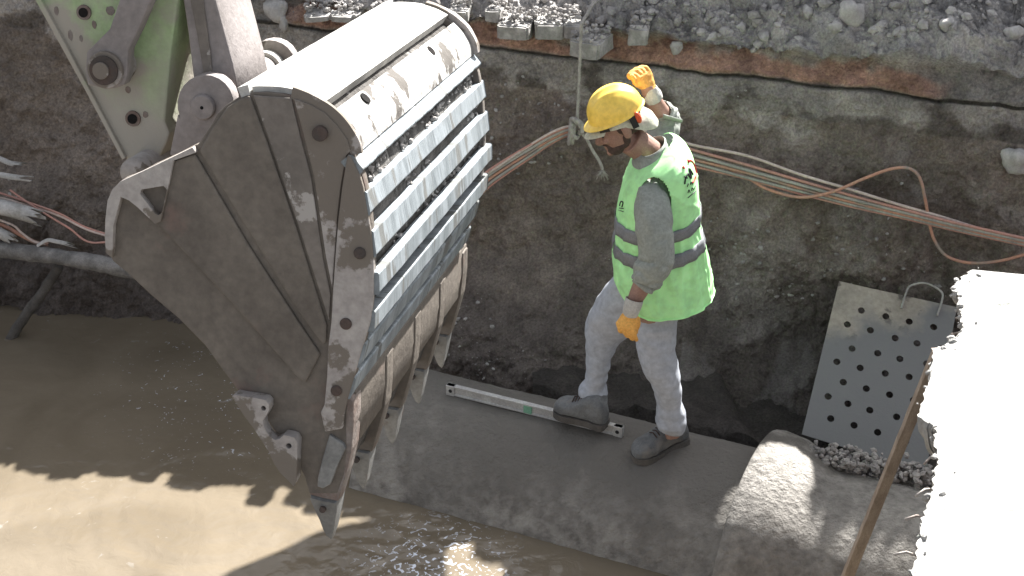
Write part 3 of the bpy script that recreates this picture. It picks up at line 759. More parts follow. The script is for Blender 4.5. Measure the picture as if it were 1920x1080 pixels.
# ------------------------------------------------------------------ spirit level on the pipe
def level():
    def onp(px, py, dz=0):
        # march the ray to the pipe
        r = ray(px, py); lo, hi = 5.0, 9.0; t = 5.0
        while t < 9:
            q = CAM + r * t
            if q.z < pipe_z(q.x, q.y) + dz: return q
            t += .002
        return q
    a = onp(839, 728, .03); b = onp(1168, 809, .03)
    ex = (b - a); ex.z = 0; L = ex.length; ex.normalize(); ey = Vector((0, 0, 1)).cross(ex); 
    base = Vector((0, 0, 0)); c = (a + b) / 2; c.z = pipe_z(c.x, c.y) + .004
    root = empty('spirit_level', c, 'aluminium spirit level lying along the crest of the pipe under the front boot', 'spirit level')
    hh = .024; wd = .0125
    V, Fc = join(box_geo(Vector((0, 0, hh)), ex * L / 2, ey * wd * .55, Vector((0, 0, hh))),
                 box_geo(Vector((0, 0, .004)), ex * L / 2, ey * wd, Vector((0, 0, .004))), box_geo(Vector((0, 0, hh * 2 - .002)), ex * L / 2, ey * wd, Vector((0, 0, .004))))
    o = mesh('level_body', V, Fc, M['alu'], root, smooth=False); bevel(o, .0012)
    vx = ((Vector(onp(997, 759, .03)) - c).dot(ex))
    g = join(box_geo(ex * vx + Vector((0, 0, hh)), ex * .02, ey * (wd + .001), Vector((0, 0, hh * .8)))); mesh('vial', g[0], g[1], M['vial'], root, smooth=False)
    for s in (-1, 1):
        g = box_geo(ex * (L / 2 - .02) * s + Vector((0, 0, hh)), ex * .021, ey * (wd + .002), Vector((0, 0, hh + .002)))
        o = mesh('end_cap', g[0], g[1], M['alu'], root, smooth=False); bevel(o, .002)
        hxx = ex * (L / 2 - .022) * s + Vector((0, 0, hh)) - ey * (wd + .0025) * (1 if ey.y > 0 else -1)
        g = tube_geo([hxx - ey * .001, hxx + ey * .001], .009, 14); 
        k = mesh('end_hole', g[0], g[1], M['black'], None); k.parent = o  # flat black disc: the shade inside the cap's hole is painted
level()

# ------------------------------------------------------------------ excavator arm (> stick, idler_link, bucket_link, pins, bucket (> plates, strips, teeth ...))
DN = 4.5
BW = (ray(1599, -510)).normalized()                       # the bucket's width direction
Q0 = CAM + ray(440, 500) * DN
depth0 = DN
WID = .303 * depth0 / (BW.dot(Vector((0, CP, -SP))))
def BK(px, py, k=0.0): return Ppl(px, py, Q0 + BW * k, BW)
BX = (BK(600, 500) - BK(500, 500)).normalized(); BY = BW.cross(BX)
if BY.z < 0: BY = -BY
def b2(px, py, k=0.0):
    p = BK(px, py, k) - Q0; return (p.dot(BX), p.dot(BY))
def b3(u, k): return Q0 + BX * u[0] + BY * u[1] + BW * k
def off_poly(pl, d):
    out = []; n = len(pl)
    for i in range(n):
        a = Vector(pl[max(i - 1, 0)]); b = Vector(pl[min(i + 1, n - 1)]); t = (b - a).normalized(); nn = Vector((-t.y, t.x)); out.append((pl[i][0] + nn.x * d, pl[i][1] + nn.y * d))
    return out
arm = empty('excavator_arm', b3(b2(440, 300), .5), 'excavator arm with green stick and big muddy bucket hanging into the trench', 'excavator arm')
AL = arm.location.copy()
def ex_obj(name, V, Fc, m, parent=None, smooth=False, label=None, bv=0, auto=None):
    o = mesh(name, [Vector(v) - AL for v in V], Fc, m, parent or arm, smooth=smooth)
    if bv: bevel(o, bv)
    if label: o['label'] = label
    return o
def ex_plate(name, px, k0, k1, m, parent=None, holes=(), bv=.003, label=None, kpx=None):
    """plate drawn in photo pixels on the plane at offset kpx (default k0), between offsets k0 and k1 along the width"""
    kk = k0 if kpx is None else kpx
    poly = [b2(a, b, kk) for a, b in px]
    hs_ = []
    for h in holes:
        if len(h) == 3 and not hasattr(h[0], '__len__'):
            c = b2(h[0], h[1], kk); r = h[2]; hs_.append([(c[0] + r * math.cos(i * math.pi / 10), c[1] + r * math.sin(i * math.pi / 10)) for i in range(20)])
        else: hs_.append([b2(a, b, kk) for a, b in h])
    o = plate(name, poly, hs_, Q0, BX, BY, BW, k0, k1, m, parent or arm, 0)
    for v in o.data.vertices: v.co -= AL
    if bv: bevel(o, bv)
    if label: o['label'] = label
    return o
# --- bucket shell: side profile (wrapper) in photo pixels of the near side
out_px = [(231, 336), (258, 326), (285, 311), (325, 293), (366, 272), (371, 271), (380, 258), (394, 238), (408, 213), (424, 197), (449, 181), (472, 174), (500, 173), (530, 176), (556, 182), (583, 193), (611, 209), (636, 232), (650, 252), (660, 272), (664, 292), (672, 310), (681, 333), (687, 360), (693, 400), (697, 440), (699, 480), (699, 530), (695, 580), (687, 625), (676, 670), (660, 720), (652, 760), (650, 800), (650, 850), (645, 890), (632, 925)]
low_px = [(580, 925), (570, 892), (560, 872), (548, 850), (520, 815), (500, 786), (470, 758), (447, 733), (420, 697), (385, 648), (335, 597), (283, 553), (236, 509), (212, 490), (202, 471), (200, 440), (201, 409), (205, 372), (214, 351)]
bucket = ex_plate('bucket', out_px + low_px, 0, .035, M['mud_smooth'], bv=.004)
bucket['label'] = 'mud-coated steel bucket'
# the far side plate and the curved sheet between
ex_plate('far_side_plate', out_px + low_px, WID - .035, WID, M['mud'], bucket, kpx=0)
wr = cat_interp([b2(a, b) for a, b in out_px[9:]], 3)     # from the hinge top round to the lip
inn = off_poly(wr, -.0); 
def sheet_k(prof, th, k0, k1, m, name, parent, nk=40, rough=.003):
    c = off_poly(prof, th); V = []; n = len(prof)
    mid = Vector(b2(440, 500))
    if (Vector(c[n // 2]) - mid).length > (Vector(prof[n // 2]) - mid).length: c = off_poly(prof, -th)
    ring = list(prof) + list(reversed(c)); N = len(ring)
    for j in range(nk + 1):
        k = k0 + (k1 - k0) * j / nk
        for u in ring:
            p = b3(u, k); V.append(p + Vector((1, .3, 1)) * rough * (nz(p, 7, 3) + .5 * nz(p, 25, 3)))
    fs = [(j * N + i, j * N + (i + 1) % N, (j + 1) * N + (i + 1) % N, (j + 1) * N + i) for j in range(nk) for i in range(N)]
    fs += [tuple(range(N)), tuple(range(nk * N, nk * N + N))[::-1]]
    return ex_obj(name, V, fs, m, parent)
mid_ = Vector(b2(440, 480))
def inward(prof, d):
    c = off_poly(prof, d)
    return c if (Vector(c[len(c) // 2]) - mid_).length < (Vector(prof[len(prof) // 2]) - mid_).length else off_poly(prof, -d)
sheet_k(inward(wr, .02), .015, .03, WID - .03, M['packed'], 'back_sheet', bucket)
# dry dusty wear plates over the rounded top
def arc(i0, i1, px=out_px): return cat_interp([b2(a, b) for a, b in px[i0:i1 + 1]], 4)
def outer(prof, d):
    mid = Vector(b2(440, 480)); c = off_poly(prof, d)
    if (Vector(c[len(c) // 2]) - mid).length < (Vector(prof[len(prof) // 2]) - mid).length: c = off_poly(prof, -d)
    return c
def top_plate(px0, px1, d, th, k0, k1, name, m):
    a = [i for i in range(len(out_px))]
    full = cat_interp([b2(x, y) for x, y in out_px], 8)
    def nearest(p): u = Vector(b2(*p)); return min(range(len(full)), key=lambda i: (Vector(full[i]) - u).length)
    i0, i1 = sorted((nearest(px0), nearest(px1))); seg = full[i0:i1 + 1]
    return sheet_k(outer(seg, d), th, k0, k1, m, name, bucket, 50, .002)
top_plate((472, 174), (600, 202), .014, .03, .012, WID - .02, 'top_plate', M['dusttop'])
top_plate((619, 215), (664, 292), .004, .03, .02, WID - .03, 'heel_plate', M['heel'])
top_plate((452, 180), (470, 174), .022, .026, .0, WID, 'top_ridge', M['dusttop'])
# rims of the two side plates over the curve
for (k0, k1) in ((-.002, .012), (WID - .02, WID + .012)):
    o = top_plate((545, 178), (664, 290), .022, .03, k0, k1, 'side_rim', M['dusty'])
# two drain holes in the heel plate: near-black plugs, their inner shade painted
for (px, py) in ((685, 185), (807, 94)):
    best = None
    # where the sight line meets the heel plate
    r = ray(px, py); 
    full = cat_interp([b2(x, y) for x, y in out_px], 8)
    for s in range(0, 400):
        k = .05 + (WID - .1) * s / 400; u = Vector(b2(px, py, k))
        d = min((Vector(q) - u).length for q in outer(full[128:162], .004))
        if best is None or d < best[0]: best = (d, k, u)
    d, k, u = best; i = min(range(len(full)), key=lambda j: (Vector(full[j]) - u).length)
    t = (Vector(full[i + 1]) - Vector(full[i - 1])).normalized(); nn = Vector((-t.y, t.x))
    if nn.dot(u - Vector(b2(440, 480))) < 0: nn = -nn
    c = b3(Vector(full[i]) + nn * .007, k); N3 = BX * nn.x + BY * nn.y; T3 = BX * t.x + BY * t.y
    V = []; 
    for q in range(20):
        an = q * math.pi / 10; V.append(c + T3 * .017 * math.cos(an) + BW * .021 * math.sin(an))
    V2 = [v - N3 * .02 for v in V]
    ex_obj('drain_hole', V + V2, [(i, (i + 1) % 20, 20 + (i + 1) % 20, 20 + i) for i in range(20)] + [tuple(range(20))], M['dark'], bucket)
# wear strips across the floor of the bucket
RIB = [((658, 290), (682, 319)), ((686, 358), (694, 400)), ((698, 432), (704, 480)), ((709, 512), (710, 551)), ((702, 583), (700, 621)), ((684, 645), (673, 686)), ((666, 706), (656, 744))]
for i, (a, b) in enumerate(RIB):
    ua, ub = Vector(b2(*a)), Vector(b2(*b)); t = (ub - ua).normalized(); nn = Vector((-t.y, t.x))
    if nn.dot(ua - Vector(b2(440, 480))) > 0: nn = -nn     # pointing inward
    th = .028
    prof = [ua, ua + t * .004 - nn * .003, ub - t * .004 - nn * .003, ub, ub + nn * th, ua + nn * th]
    V = []; nk = 60
    k0, k1 = -.006 - .006 * random.random(), WID + .008 + .012 * random.random()
    for j in range(nk + 1):
        k = k0 + (k1 - k0) * j / nk
        for q, u in enumerate(prof):
            p = b3(u, k); sag = .0025 * nz(p, 5, i) + (.002 * nz(p, 22, i) if q in (0, 3) else 0)
            V.append(p + (BX * t.x + BY * t.y) * sag)
    N = 6
    fs = [(j * N + q, j * N + (q + 1) % N, (j + 1) * N + (q + 1) % N, (j + 1) * N + q) for j in range(nk) for q in range(N)] + [tuple(range(N)), tuple(range(nk * N, nk * N + N))[::-1]]
    ex_obj('wear_strip', V, fs, M['wear'], bucket, bv=.004)
# lumps of packed dirt between the strips
rnd = random.Random(4); V = []; Fc = []
full = cat_interp([b2(x, y) for x, y in out_px], 8)
full_in = inward(full, .016)
for i in range(900):
    j = rnd.randrange(8 * 19, 8 * 31); k = rnd.uniform(.03, WID - .04)
    if noise.noise(Vector((j * .05, k * 4, 1))) < -.12: continue
    if j < 8 * 22 and noise.noise(Vector((j * .08, k * 7, 5))) < .12: continue
    g = stone_geo(b3(full_in[j], k), rnd.uniform(.003, .012), rnd.uniform(0, 40), 1); bb = len(V); V += g[0]; Fc += [tuple(q + bb for q in f) for f in g[1]]
o = ex_obj('caked_dirt', V, Fc, M['dirtstone'], bucket); o['kind'] = 'stuff'
# raised plates on the near side
ex_plate('edge_plate', [(654, 288), (661, 292), (676, 322), (684, 350), (693, 402), (699, 440), (703, 490), (703, 550), (697, 600), (683, 645), (664, 712), (654, 745), (648, 770), (645, 800), (612, 806), (604, 770), (611, 756), (616, 700), (618, 648), (624, 600), (627, 543), (632, 470), (637, 409), (644, 350)], -.016, 0, M['dusty'], bucket, kpx=0, bv=.004)
ex_plate('shoulder_plate', [(552, 184), (583, 195), (611, 211), (634, 235), (652, 260), (658, 282), (651, 290), (641, 345), (634, 405), (629, 470), (624, 540), (612, 480), (590, 330), (570, 250)], -.007, 0, M['dusty'], bucket, kpx=0)
ex_plate('stiffener_plate', [(476, 178), (547, 183), (563, 250), (584, 330), (606, 480), (621, 552), (618, 600), (560, 420), (506, 262)], -.007, 0, M['mud'], bucket, kpx=0, label='stiffener plate with pale smears at its top')
ex_plate('stiffener_plate', [(376, 282), (398, 242), (428, 200), (452, 184), (470, 178), (502, 264), (556, 422), (614, 607), (613, 640), (606, 644), (560, 580), (470, 435)], -.011, 0, M['mud_smooth'], bucket, kpx=0, bv=.005)
ex_plate('stiffener_plate', [(262, 386), (318, 440), (420, 548), (505, 643), (560, 706), (574, 716), (578, 709), (602, 662), (560, 600), (466, 455), (368, 287), (330, 300), (314, 350), (305, 408), (296, 412)], -.011, 0, M['mud_smooth'], bucket, kpx=0, bv=.005)
ex_plate('ear_plate', [(231, 337), (285, 312), (366, 273), (372, 283), (330, 298), (322, 340), (306, 412), (296, 416), (262, 384), (247, 372), (232, 366), (218, 420), (216, 480), (204, 470), (202, 440), (203, 409), (207, 373), (216, 352)], -.02, 0, M['dusty'], bucket, holes=[[(270, 352), (312, 345), (318, 352), (309, 395), (302, 400), (296, 397), (268, 360)]], kpx=0)
# bolts
for (x, y, r) in ((603, 248, .020), (678, 471, .016), (652, 603, .016), (634, 728, .015)):
    c = b3(b2(x, y), -.016); g1 = tube_geo([c + BW * .012, c - BW * .004, c - BW * .006], [r, r, r * .8], 20); ex_obj('bolt', g1[0], g1[1], M['bolt'], bucket, smooth=False)
# lip plate between strips and teeth
# teeth: adapter nose and pointed cap, five along the lip
cap_px = [(581, 929), (606, 936), (631, 941), (629, 962), (625, 985), (621, 1005), (616, 1021), (609, 1015), (603, 1000), (598, 980), (589, 955)]
ad_px = [(560, 868), (575, 840), (600, 800), (640, 765), (655, 742), (662, 752), (662, 790), (658, 845), (648, 890), (632, 942), (606, 937), (581, 930), (571, 892)]
def tooth(k0, first):
    tw = .088
    mid = Vector(b2(610, 930))
    def wedge(name, px, w0, w1, m, parent, inset):
        pl = [Vector(b2(a, b)) for a, b in px]; ys = [p.y for p in pl]; ymin, ymax = min(ys), max(ys)
        ctr = sum(pl, Vector((0, 0))) / len(pl); V = []; n = len(pl)
        for (s, f) in ((-1, inset), (-.8, 1.0), (0, 1.02), (.8, 1.0), (1, inset)):
            for p in pl:
                ww = w0 + (w1 - w0) * (ymax - p.y) / (ymax - ymin)
                q = ctr + (p - ctr) * f; V.append(b3(q, k0 + tw / 2 + s * ww / 2))
        fs = [(j * n + i, j * n + (i + 1) % n, (j + 1) * n + (i + 1) % n, (j + 1) * n + i) for j in range(4) for i in range(n)] + [tuple(range(n)), tuple(range(4 * n, 5 * n))[::-1]]
        return ex_obj(name, V, fs, m, parent, bv=.002)
    if first:
        wedge('tooth_adapter', ad_px, tw, tw * .95, M['rust'], bucket, .96)
        ex_plate('adapter_strap', [(620, 812), (646, 830), (650, 838), (634, 872), (622, 905), (608, 913), (597, 909), (598, 893), (606, 860)], k0 - .012, k0 + .01, M['tooth'], bucket, kpx=0)
    else:
        wedge('tooth_adapter', [(606, 880), (612, 830), (628, 780), (650, 745), (664, 752), (664, 800), (660, 850), (648, 895), (634, 942), (606, 939), (585, 930), (592, 905)], tw * 1.0, tw * .95, M['mud_smooth'], bucket, .93)
    wedge('tooth', cap_px, tw * 1.12, tw * .45, M['tooth'], bucket, .9)
    pc = b3(b2(606, 954), k0 - .008); g = tube_geo([pc + BW * .02, pc - BW * .001], .009, 12); ex_obj('tooth_pin', g[0], g[1], M['bolt'], bucket)
kk = [.0 + i * (WID - .10) / 4 for i in range(5)]
for i, k in enumerate(kk): tooth(k, i == 0)
# lip between the teeth
lip = [(655, 735), (661, 742), (662, 800), (655, 852), (640, 872), (626, 872), (636, 840), (645, 790)]
ex_plate('lip_plate', lip, .03, WID - .02, M['mud_smooth'], bucket, kpx=0)
# side cutters
sc_px = [(445, 732), (465, 764), (488, 795), (512, 832), (524, 858), (535, 874), (560, 899), (565, 889), (567, 818), (562, 809), (553, 806), (541, 804), (534, 811), (525, 813), (516, 807), (509, 797), (504, 787), (503, 777), (510, 766), (514, 757), (514, 746), (508, 739), (490, 735), (466, 732), (452, 729)]
ex_plate('side_cutter', sc_px, -.045, -.005, M['dusty'], bucket, holes=[(504, 754, .007), (551, 824, .008)], kpx=0, bv=.005)
ex_plate('side_cutter', sc_px, WID + .005, WID + .045, M['tooth'], bucket, kpx=0)
# --- hinge ears of the bucket with the link pin
k1, k2 = .34, .34 + .56
ear = []
c = (385, 196)
for i in range(13):
    an = R(205 - i * 16); ear.append((c[0] + 53 * math.cos(an), c[1] - 56 * math.sin(an)))
ear = [(318, 290), (326, 250), (333, 215)] + ear[0:] + [(440, 240), (430, 300), (380, 330)]
cref = b2(382, 200, k1)
def ear_plate(k):
    pl = [b2(a, b, k1) for a, b in ear]
    o = plate('hinge_ear', pl, [], Q0, BX, BY, BW, k, k + .05, M['linkmat'], bucket)
    for v in o.data.vertices: v.co -= AL
    bevel(o, .004)
ear_plate(k1); ear_plate(k2)
for k in (k1 - .015, k2 + .035):
    p = b3(cref, k); g = tube_geo([p, p + BW * .008, p + BW * .03], [.033, .036, .036], 28); ex_obj('pin_end', g[0], g[1], M['linkmat'], bucket, bv=.002)
    p2 = b3(cref, k - .001); g = tube_geo([p2, p2 + BW * .01], .005, 10); ex_obj('grease_nipple', g[0], g[1], M['dark'], bucket)
# bushing tube between the ears
g = tube_geo([b3(cref, k1 + .04), b3(cref, k2 + .01)], .05, 28); ex_obj('link_pin', g[0], g[1], M['linkmat'], None, smooth=True)
# second (stick) pin at the left under the ear plate
cs = b2(262, 318, k1)
g = tube_geo([b3(cs, k1 - .04), b3(cs, k2 + .06)], .042, 28); ex_obj('stick_pin', g[0], g[1], M['dusty'], None, smooth=True)
# --- green stick
ks = k1 + .07
st_px = [(20, -100), (73, 0), (120, 83), (170, 173), (218, 262), (237, 297), (229, 316), (228, 334), (244, 345), (275, 335), (292, 310), (312, 268), (318, 250), (309, 228), (318, 120), (333, 0), (345, -100)]
ex_plate('stick', st_px, ks, ks + .36, M['green'], arm, holes=[], kpx=ks, bv=.006, label='green painted stick, muddy towards its foot')
# welded side strake along the left edge and the deep channel face
ex_plate('stick_flange', [(12, -100), (69, -2), (116, 83), (166, 174), (232, 298), (238, 294), (174, 172), (126, 82), (80, -2), (27, -100)], ks - .012, ks + .37, M['green'], arm, kpx=ks, bv=.002)
for (x, y, r) in ((158, 23, .017), (250, 222, .018)):
    c = b3(b2(x, y, ks), ks); g = tube_geo([c - BW * .006, c + BW * .002], [r * 1.25, r * 1.3], 20); ex_obj('boss_ring', g[0], g[1], M['rust'], arm)
    g = tube_geo([c - BW * .009, c + BW * .002], r * .8, 20); ex_obj('boss_hole', g[0], g[1], M['dark'], arm)  # solid near-black plug painted as the shade in the hole
rnd = random.Random(12)
for (x, y, rx, ry) in ((106, 20, 4, 8), (132, 66, 4, 9), (152, 72, 3, 6), (177, 46, 4, 7), (207, 20, 8, 8), (240, 168, 5, 6), (273, 215, 5, 6)):
    c = b2(x, y, ks); pl = []
    for q in range(14):
        an = q * math.pi / 7; rr = 1 + .25 * rnd.random(); pl.append((c[0] + rx * rr * math.cos(an) / 711 * 1.05, c[1] + ry * rr * math.sin(an) / 711 * 1.05))
    o = plate('rust_chip', pl, [], Q0, BX, BY, BW, ks - .0015, ks + .001, M['rust'], arm)
    for v in o.data.vertices: v.co -= AL
# --- idler link with its boss over the stick
ki = ks - .09
id_px = [(330, -120), (283, 0), (262, 50), (240, 95), (238, 142), (232, 160)]
id2 = [(164, 160), (160, 130), (162, 98), (178, 82), (205, 55), (224, 0), (262, -120)]
ex_plate('idler_link', id_px + [(215, 166), (195, 167), (178, 162)] + id2, ki, ki + .05, M['linkmat'], arm, kpx=ki, bv=.005)
c = b2(199, 130, ki)
g = tube_geo([b3(c, ki - .012), b3(c, ki + .1)], .052, 32); ex_obj('link_boss', g[0], g[1], M['dusty'], arm, bv=.003)
g = tube_geo([b3(c, ki - .02), b3(c, ki + .02)], [.041, .041], 32); ex_obj('boss_recess', g[0], g[1], M['bolt'], arm)
c2_ = b2(195, 130, ki)
g = tube_geo([b3(c2_, ki - .026), b3(c2_, ki + .02)], .024, 28); ex_obj('boss_pin', g[0], g[1], M['dusty'], arm, bv=.002)
# --- bucket link (box section) between the ears
kl = k1 + .08
lk_px = [(325, -140), (343, 0), (352, 60), (360, 130), (368, 185), (400, 205), (436, 196), (446, 172), (436, 120), (420, 60), (403, -2), (385, -140)]
ex_plate('bucket_link', lk_px, kl, kl + .27, M['linkmat'], arm, kpx=kl, bv=.006)
ex_plate('link_web', [(345, -138), (358, 0), (370, 60), (380, 120), (392, 180), (402, 180), (396, 100), (382, -2), (365, -138)], kl - .006, kl, M['mud'], arm, kpx=kl)
# far rings seen right of the link: far ear knuckle and its bush
c = b2(520, 122, .86)
for (rr, ka, kb, m) in ((.062, k2 - .05, k2 - .01, 'dusttop'),):
    g = tube_geo([b3(cref, ka), b3(cref, kb)], rr, 32); ex_obj('bush_ring', g[0], g[1], M[m], arm)

# ------------------------------------------------------------------ worker
PE = empty('person', Vector((.55, 6.35, 0)), 'worker in a green reflective vest and yellow helmet standing on the pipe, head bowed', 'person')
PLc = PE.location.copy()
def pm(name, V, Fc, m, parent=None, smooth=True, label=None):
    o = mesh(name, [Vector(v) - PLc for v in V], Fc, m, parent or PE, smooth)
    if label: o['label'] = label
    return o
def rings(keys, sub, n, fn=None, cap=(True, True), thick=None, ex=2.2):
    """keys: (pxL, pyL, pxR, pyR, yc, hy): an oval ring whose left/right ends are seen at those pixels at depth yc, half depth hy"""
    kk_ = cat_interp(keys, sub); V = []
    for j, (xl, yl, xr, yr, yc, hy) in enumerate(kk_):
        a = Py(xl, yl, yc); b = Py(xr, yr, yc); c = (a + b) / 2; ax = (b - a) / 2
        ay = Vector((0, 1, 0)); 
        for i in range(n):
            an = 2 * math.pi * i / n; ca, sa = math.cos(an), math.sin(an)
            ca = math.copysign(abs(ca) ** (2 / ex), ca); sa = math.copysign(abs(sa) ** (2 / ex), sa)
            p = c + ax * ca + ay * hy * sa
            if fn: p = fn(p, j / (len(kk_) - 1), an, c)
            V.append(p)
    N = len(kk_)
    fs = [(j * n + (i + 1) % n, j * n + i, (j + 1) * n + i, (j + 1) * n + (i + 1) % n) for j in range(N - 1) for i in range(n)]
    if cap[0]: fs.append(tuple(range(n)))
    if cap[1]: fs.append(tuple(range((N - 1) * n, N * n))[::-1])
    return V, fs
def wr_fn(amp, seed, sz=9, sx=4, ripple=None):
    def f(p, t, an, c):
        d = (p - c); d = d.normalized() if d.length > 1e-6 else Vector((1, 0, 0))
        q = Vector((p.x * sx, p.y * sx, p.z * sz))
        v = (.5 - 2.6 * abs(noise.noise(q + Vector((seed, 0, 0))))) * .55 + .35 * noise.noise(q * 2.4 + Vector((seed, 4, 0)))
        a = amp(t) if callable(amp) else amp
        return p + d * v * a
    return f
YT = 6.40                 # depth of the body's mid plane
# --- continuous skin body (mostly covered): legs, torso, arms, neck, head
def limb(pts, rad, n=16): 
    pp = cat_interp([tuple(p) + (r,) for p, r in zip(pts, rad)], 6)
    return tube_geo([q[:3] for q in pp], [q[3] for q in pp], n)
SHL = Py(1224, 364, 6.265); ELL = Py(1232, 478, 6.13); WRL = Py(1186, 572, 6.08)
SHR = Py(1236, 280, 6.56); ELR = Py(1247, 228, 6.66); WRR = Py(1216, 172, 6.60)
HD = Py(1163, 231, 6.40)   # centre of the head
NK = Py(1222, 292, 6.42)
body = join(
    limb([Py(1232, 330, YT), Py(1235, 420, YT), Py(1238, 500, YT), Py(1225, 575, YT)], [.12, .125, .12, .125], 20),
    limb([SHL + Vector((0, .07, .0)), SHL, ELL, WRL.lerp(ELL, .45), WRL, Py(1181, 592, 6.07)], [.05, .055, .043, .04, .029, .026]),
    limb([SHR + Vector((0, -.1, -.02)), SHR, ELR, ELR.lerp(WRR, .4), WRR, Py(1212, 160, 6.6)], [.055, .052, .043, .04, .03, .027]),
    limb([Py(1225, 575, 6.30), Py(1238, 690, 6.27), Py(1256, 790, 6.27), Py(1262, 820, 6.26)], [.085, .05, .034, .032]),
    limb([Py(1210, 570, 6.46), Py(1130, 622, 6.51), Py(1118, 690, 6.51), Py(1115, 770, 6.50)], [.085, .05, .034, .032]),
    limb([Py(1237, 330, YT), NK, Py(1182, 262, 6.40)], [.09, .062, .06], 20))
# head in its own frame: fx = direction the face looks, uz = up of the head
fx = Vector((-.90, -.12, -.42)).normalized(); lat = fx.cross(Vector((0, 0, 1))).normalized(); uz = lat.cross(fx).normalized()
if uz.z < 0: uz = -uz
Rh = Matrix((fx, lat, uz)).transposed()
def hp(x, y, z): return HD + Rh @ Vector((x, y, z))
def eb(x, y, z, a, b, c, ang=0): return ball_geo(hp(x, y, z), (a, b, c), Rh @ Matrix.Rotation(ang, 3, 'Y'), 20, 14)
head = join(eb(-.008, 0, .028, .098, .077, .088), eb(.03, 0, -.03, .062, .06, .072), eb(.052, 0, -.082, .036, .044, .032), eb(.02, 0, -.066, .058, .054, .04),
            eb(.078, 0, .018, .022, .052, .013), eb(.083, .028, -.03, .018, .018, .014), eb(.083, -.028, -.03, .018, .018, .014),
            limb([hp(.088, 0, .01), hp(.104, 0, -.018), hp(.114, 0, -.036), hp(.094, 0, -.042)], [.009, .011, .0135, .011], 10),
            eb(.088, 0, -.062, .013, .024, .006), eb(.088, 0, -.074, .012, .022, .007), eb(.084, 0, -.098, .018, .022, .015))
for s in (-1, 1):
    head = join(head, eb(-.01, s * .079, -.012, .02, .008, .032, R(-12)), eb(-.004, s * .084, .004, .014, .006, .016), eb(.078, s * .034, -.004, .012, .014, .009))
bo = pm('body', *join(body, head), M['skin']); remesh(bo, .0055, 3, M['skin'])
# eyes, hair, beard
for s in (-1, 1):
    g = eb(.083, s * .033, -.004, .0095, .012, .0055); pm('eye', *g, M['black'], bo)
    g = limb([hp(.094, s * .014, .012), hp(.097, s * .03, .017), hp(.088, s * .047, .012)], [.004, .0048, .003], 8); pm('eyebrow', *g, M['beard'], bo)
bd = join(eb(.054, 0, -.084, .041, .0465, .034), eb(.03, 0, -.074, .054, .0575, .026), eb(.092, 0, -.054, .012, .024, .005), eb(.078, .02, -.07, .014, .012, .02), eb(.078, -.02, -.07, .014, .012, .02), eb(.004, .056, -.05, .016, .010, .026), eb(.004, -.056, -.05, .016, .010, .026))
o = pm('beard', *bd, M['beard'], bo); remesh(o, .005, 2, M['beard'])
hr = join(eb(-.03, 0, -.005, .082, .078, .05), eb(.008, .066, .012, .02, .012, .03), eb(.008, -.066, .012, .02, .012, .03))
o = pm('hair', *hr, M['beard'], bo); remesh(o, .005, 2, M['beard'])
# cotton cap under the helmet: skull part, neck flap, visor
def shell(fn, nu, nv, th, name, m, parent=None, label=None, closed=True):
    V = []
    for j in range(nv + 1):
        for i in range(nu if closed else nu + 1): V.append(fn(i / nu, j / nv))
    w_ = nu if closed else nu + 1
    fs = [(j * w_ + i, j * w_ + (i + 1) % w_, (j + 1) * w_ + (i + 1) % w_, (j + 1) * w_ + i) for j in range(nv) for i in range(w_ if closed else nu)]
    o = pm(name, V, fs, m, parent, True, label); s = o.modifiers.new('s', 'SOLIDIFY'); s.thickness = th; s.offset = 1
    b = o.modifiers.new('b', 'SUBSURF'); b.levels = b.render_levels = 1
    return o
def capf(u, v):
    an = 2 * math.pi * u; f = math.cos(an); l = math.sin(an)
    # lower hem: higher at the face, low at the nape
    hem = .016 - .085 * sm(.25, -.9, f)
    z = .09 * (1 - v) + hem * v
    rr = math.sin(min(1, v * 1.25) * math.pi / 2)
    p = Vector((-.010 + .106 * f * rr, .088 * l * rr, z + .012 * (1 - rr) + .004))
    k = sm(.2, -1, f) * v
    p.x -= .026 * k
    p += Vector((f, l, 0)) * (.004 * noise.noise(p * 40) + .003 * math.sin(an * 9) * v)
    return hp(*p)
cap_o = shell(capf, 48, 14, .002, 'cap', M['cap'], None, 'cream cotton cap worn under the helmet')
def visor(u, v):
    an = (u - .5) * R(100); r0 = .10 + .062 * v * math.cos((u - .5) * R(120))
    return hp(-.005 + r0 * math.cos(an), .088 * math.sin(an) * (1 + .06 * v),   .03 - .022 * v + .008 * (math.cos(an) - 1) * -1)
shell(visor, 16, 5, .002, 'cap_visor', M['cap'], cap_o, None, False)
# helmet: dome with ridges, brim, headband parts
HT = R(-5); 
def helm(u, v):
    an = 2 * math.pi * u; f, l = math.cos(an), math.sin(an); th = v * math.pi / 2 * 1.0
    if v <= .9:
        th = v / .9 * math.pi / 2
        a, b_, c_ = .114, .098, .108
        x = a * f * math.sin(th) ** .92; y = b_ * l * math.sin(th) ** .92; z = c_ * math.cos(th) ** .9 if th < math.pi / 2 - 1e-4 else 0
        rid = .005 * math.exp(-(y / .012) ** 2) * math.cos(th) ** .5 if th < 1.35 else 0
        rid2 = .0025 * (math.exp(-((abs(y) - .042) / .008) ** 2)) * (1 if th < 1.2 else 0)
        return hp(-.004 + x, y, .056 + z + rid + rid2)
    t = (v - .9) / .1; ext = .008 + .026 * sm(.2, 1, f)
    return hp(-.004 + (.114 + ext * t) * f, (.098 + .007 * t) * l, .056 - .010 * t - .004 * t * sm(.2, 1, f))
he = shell(helm, 64, 40, .0025, 'helmet', M['helmet'], None, 'yellow hard hat')
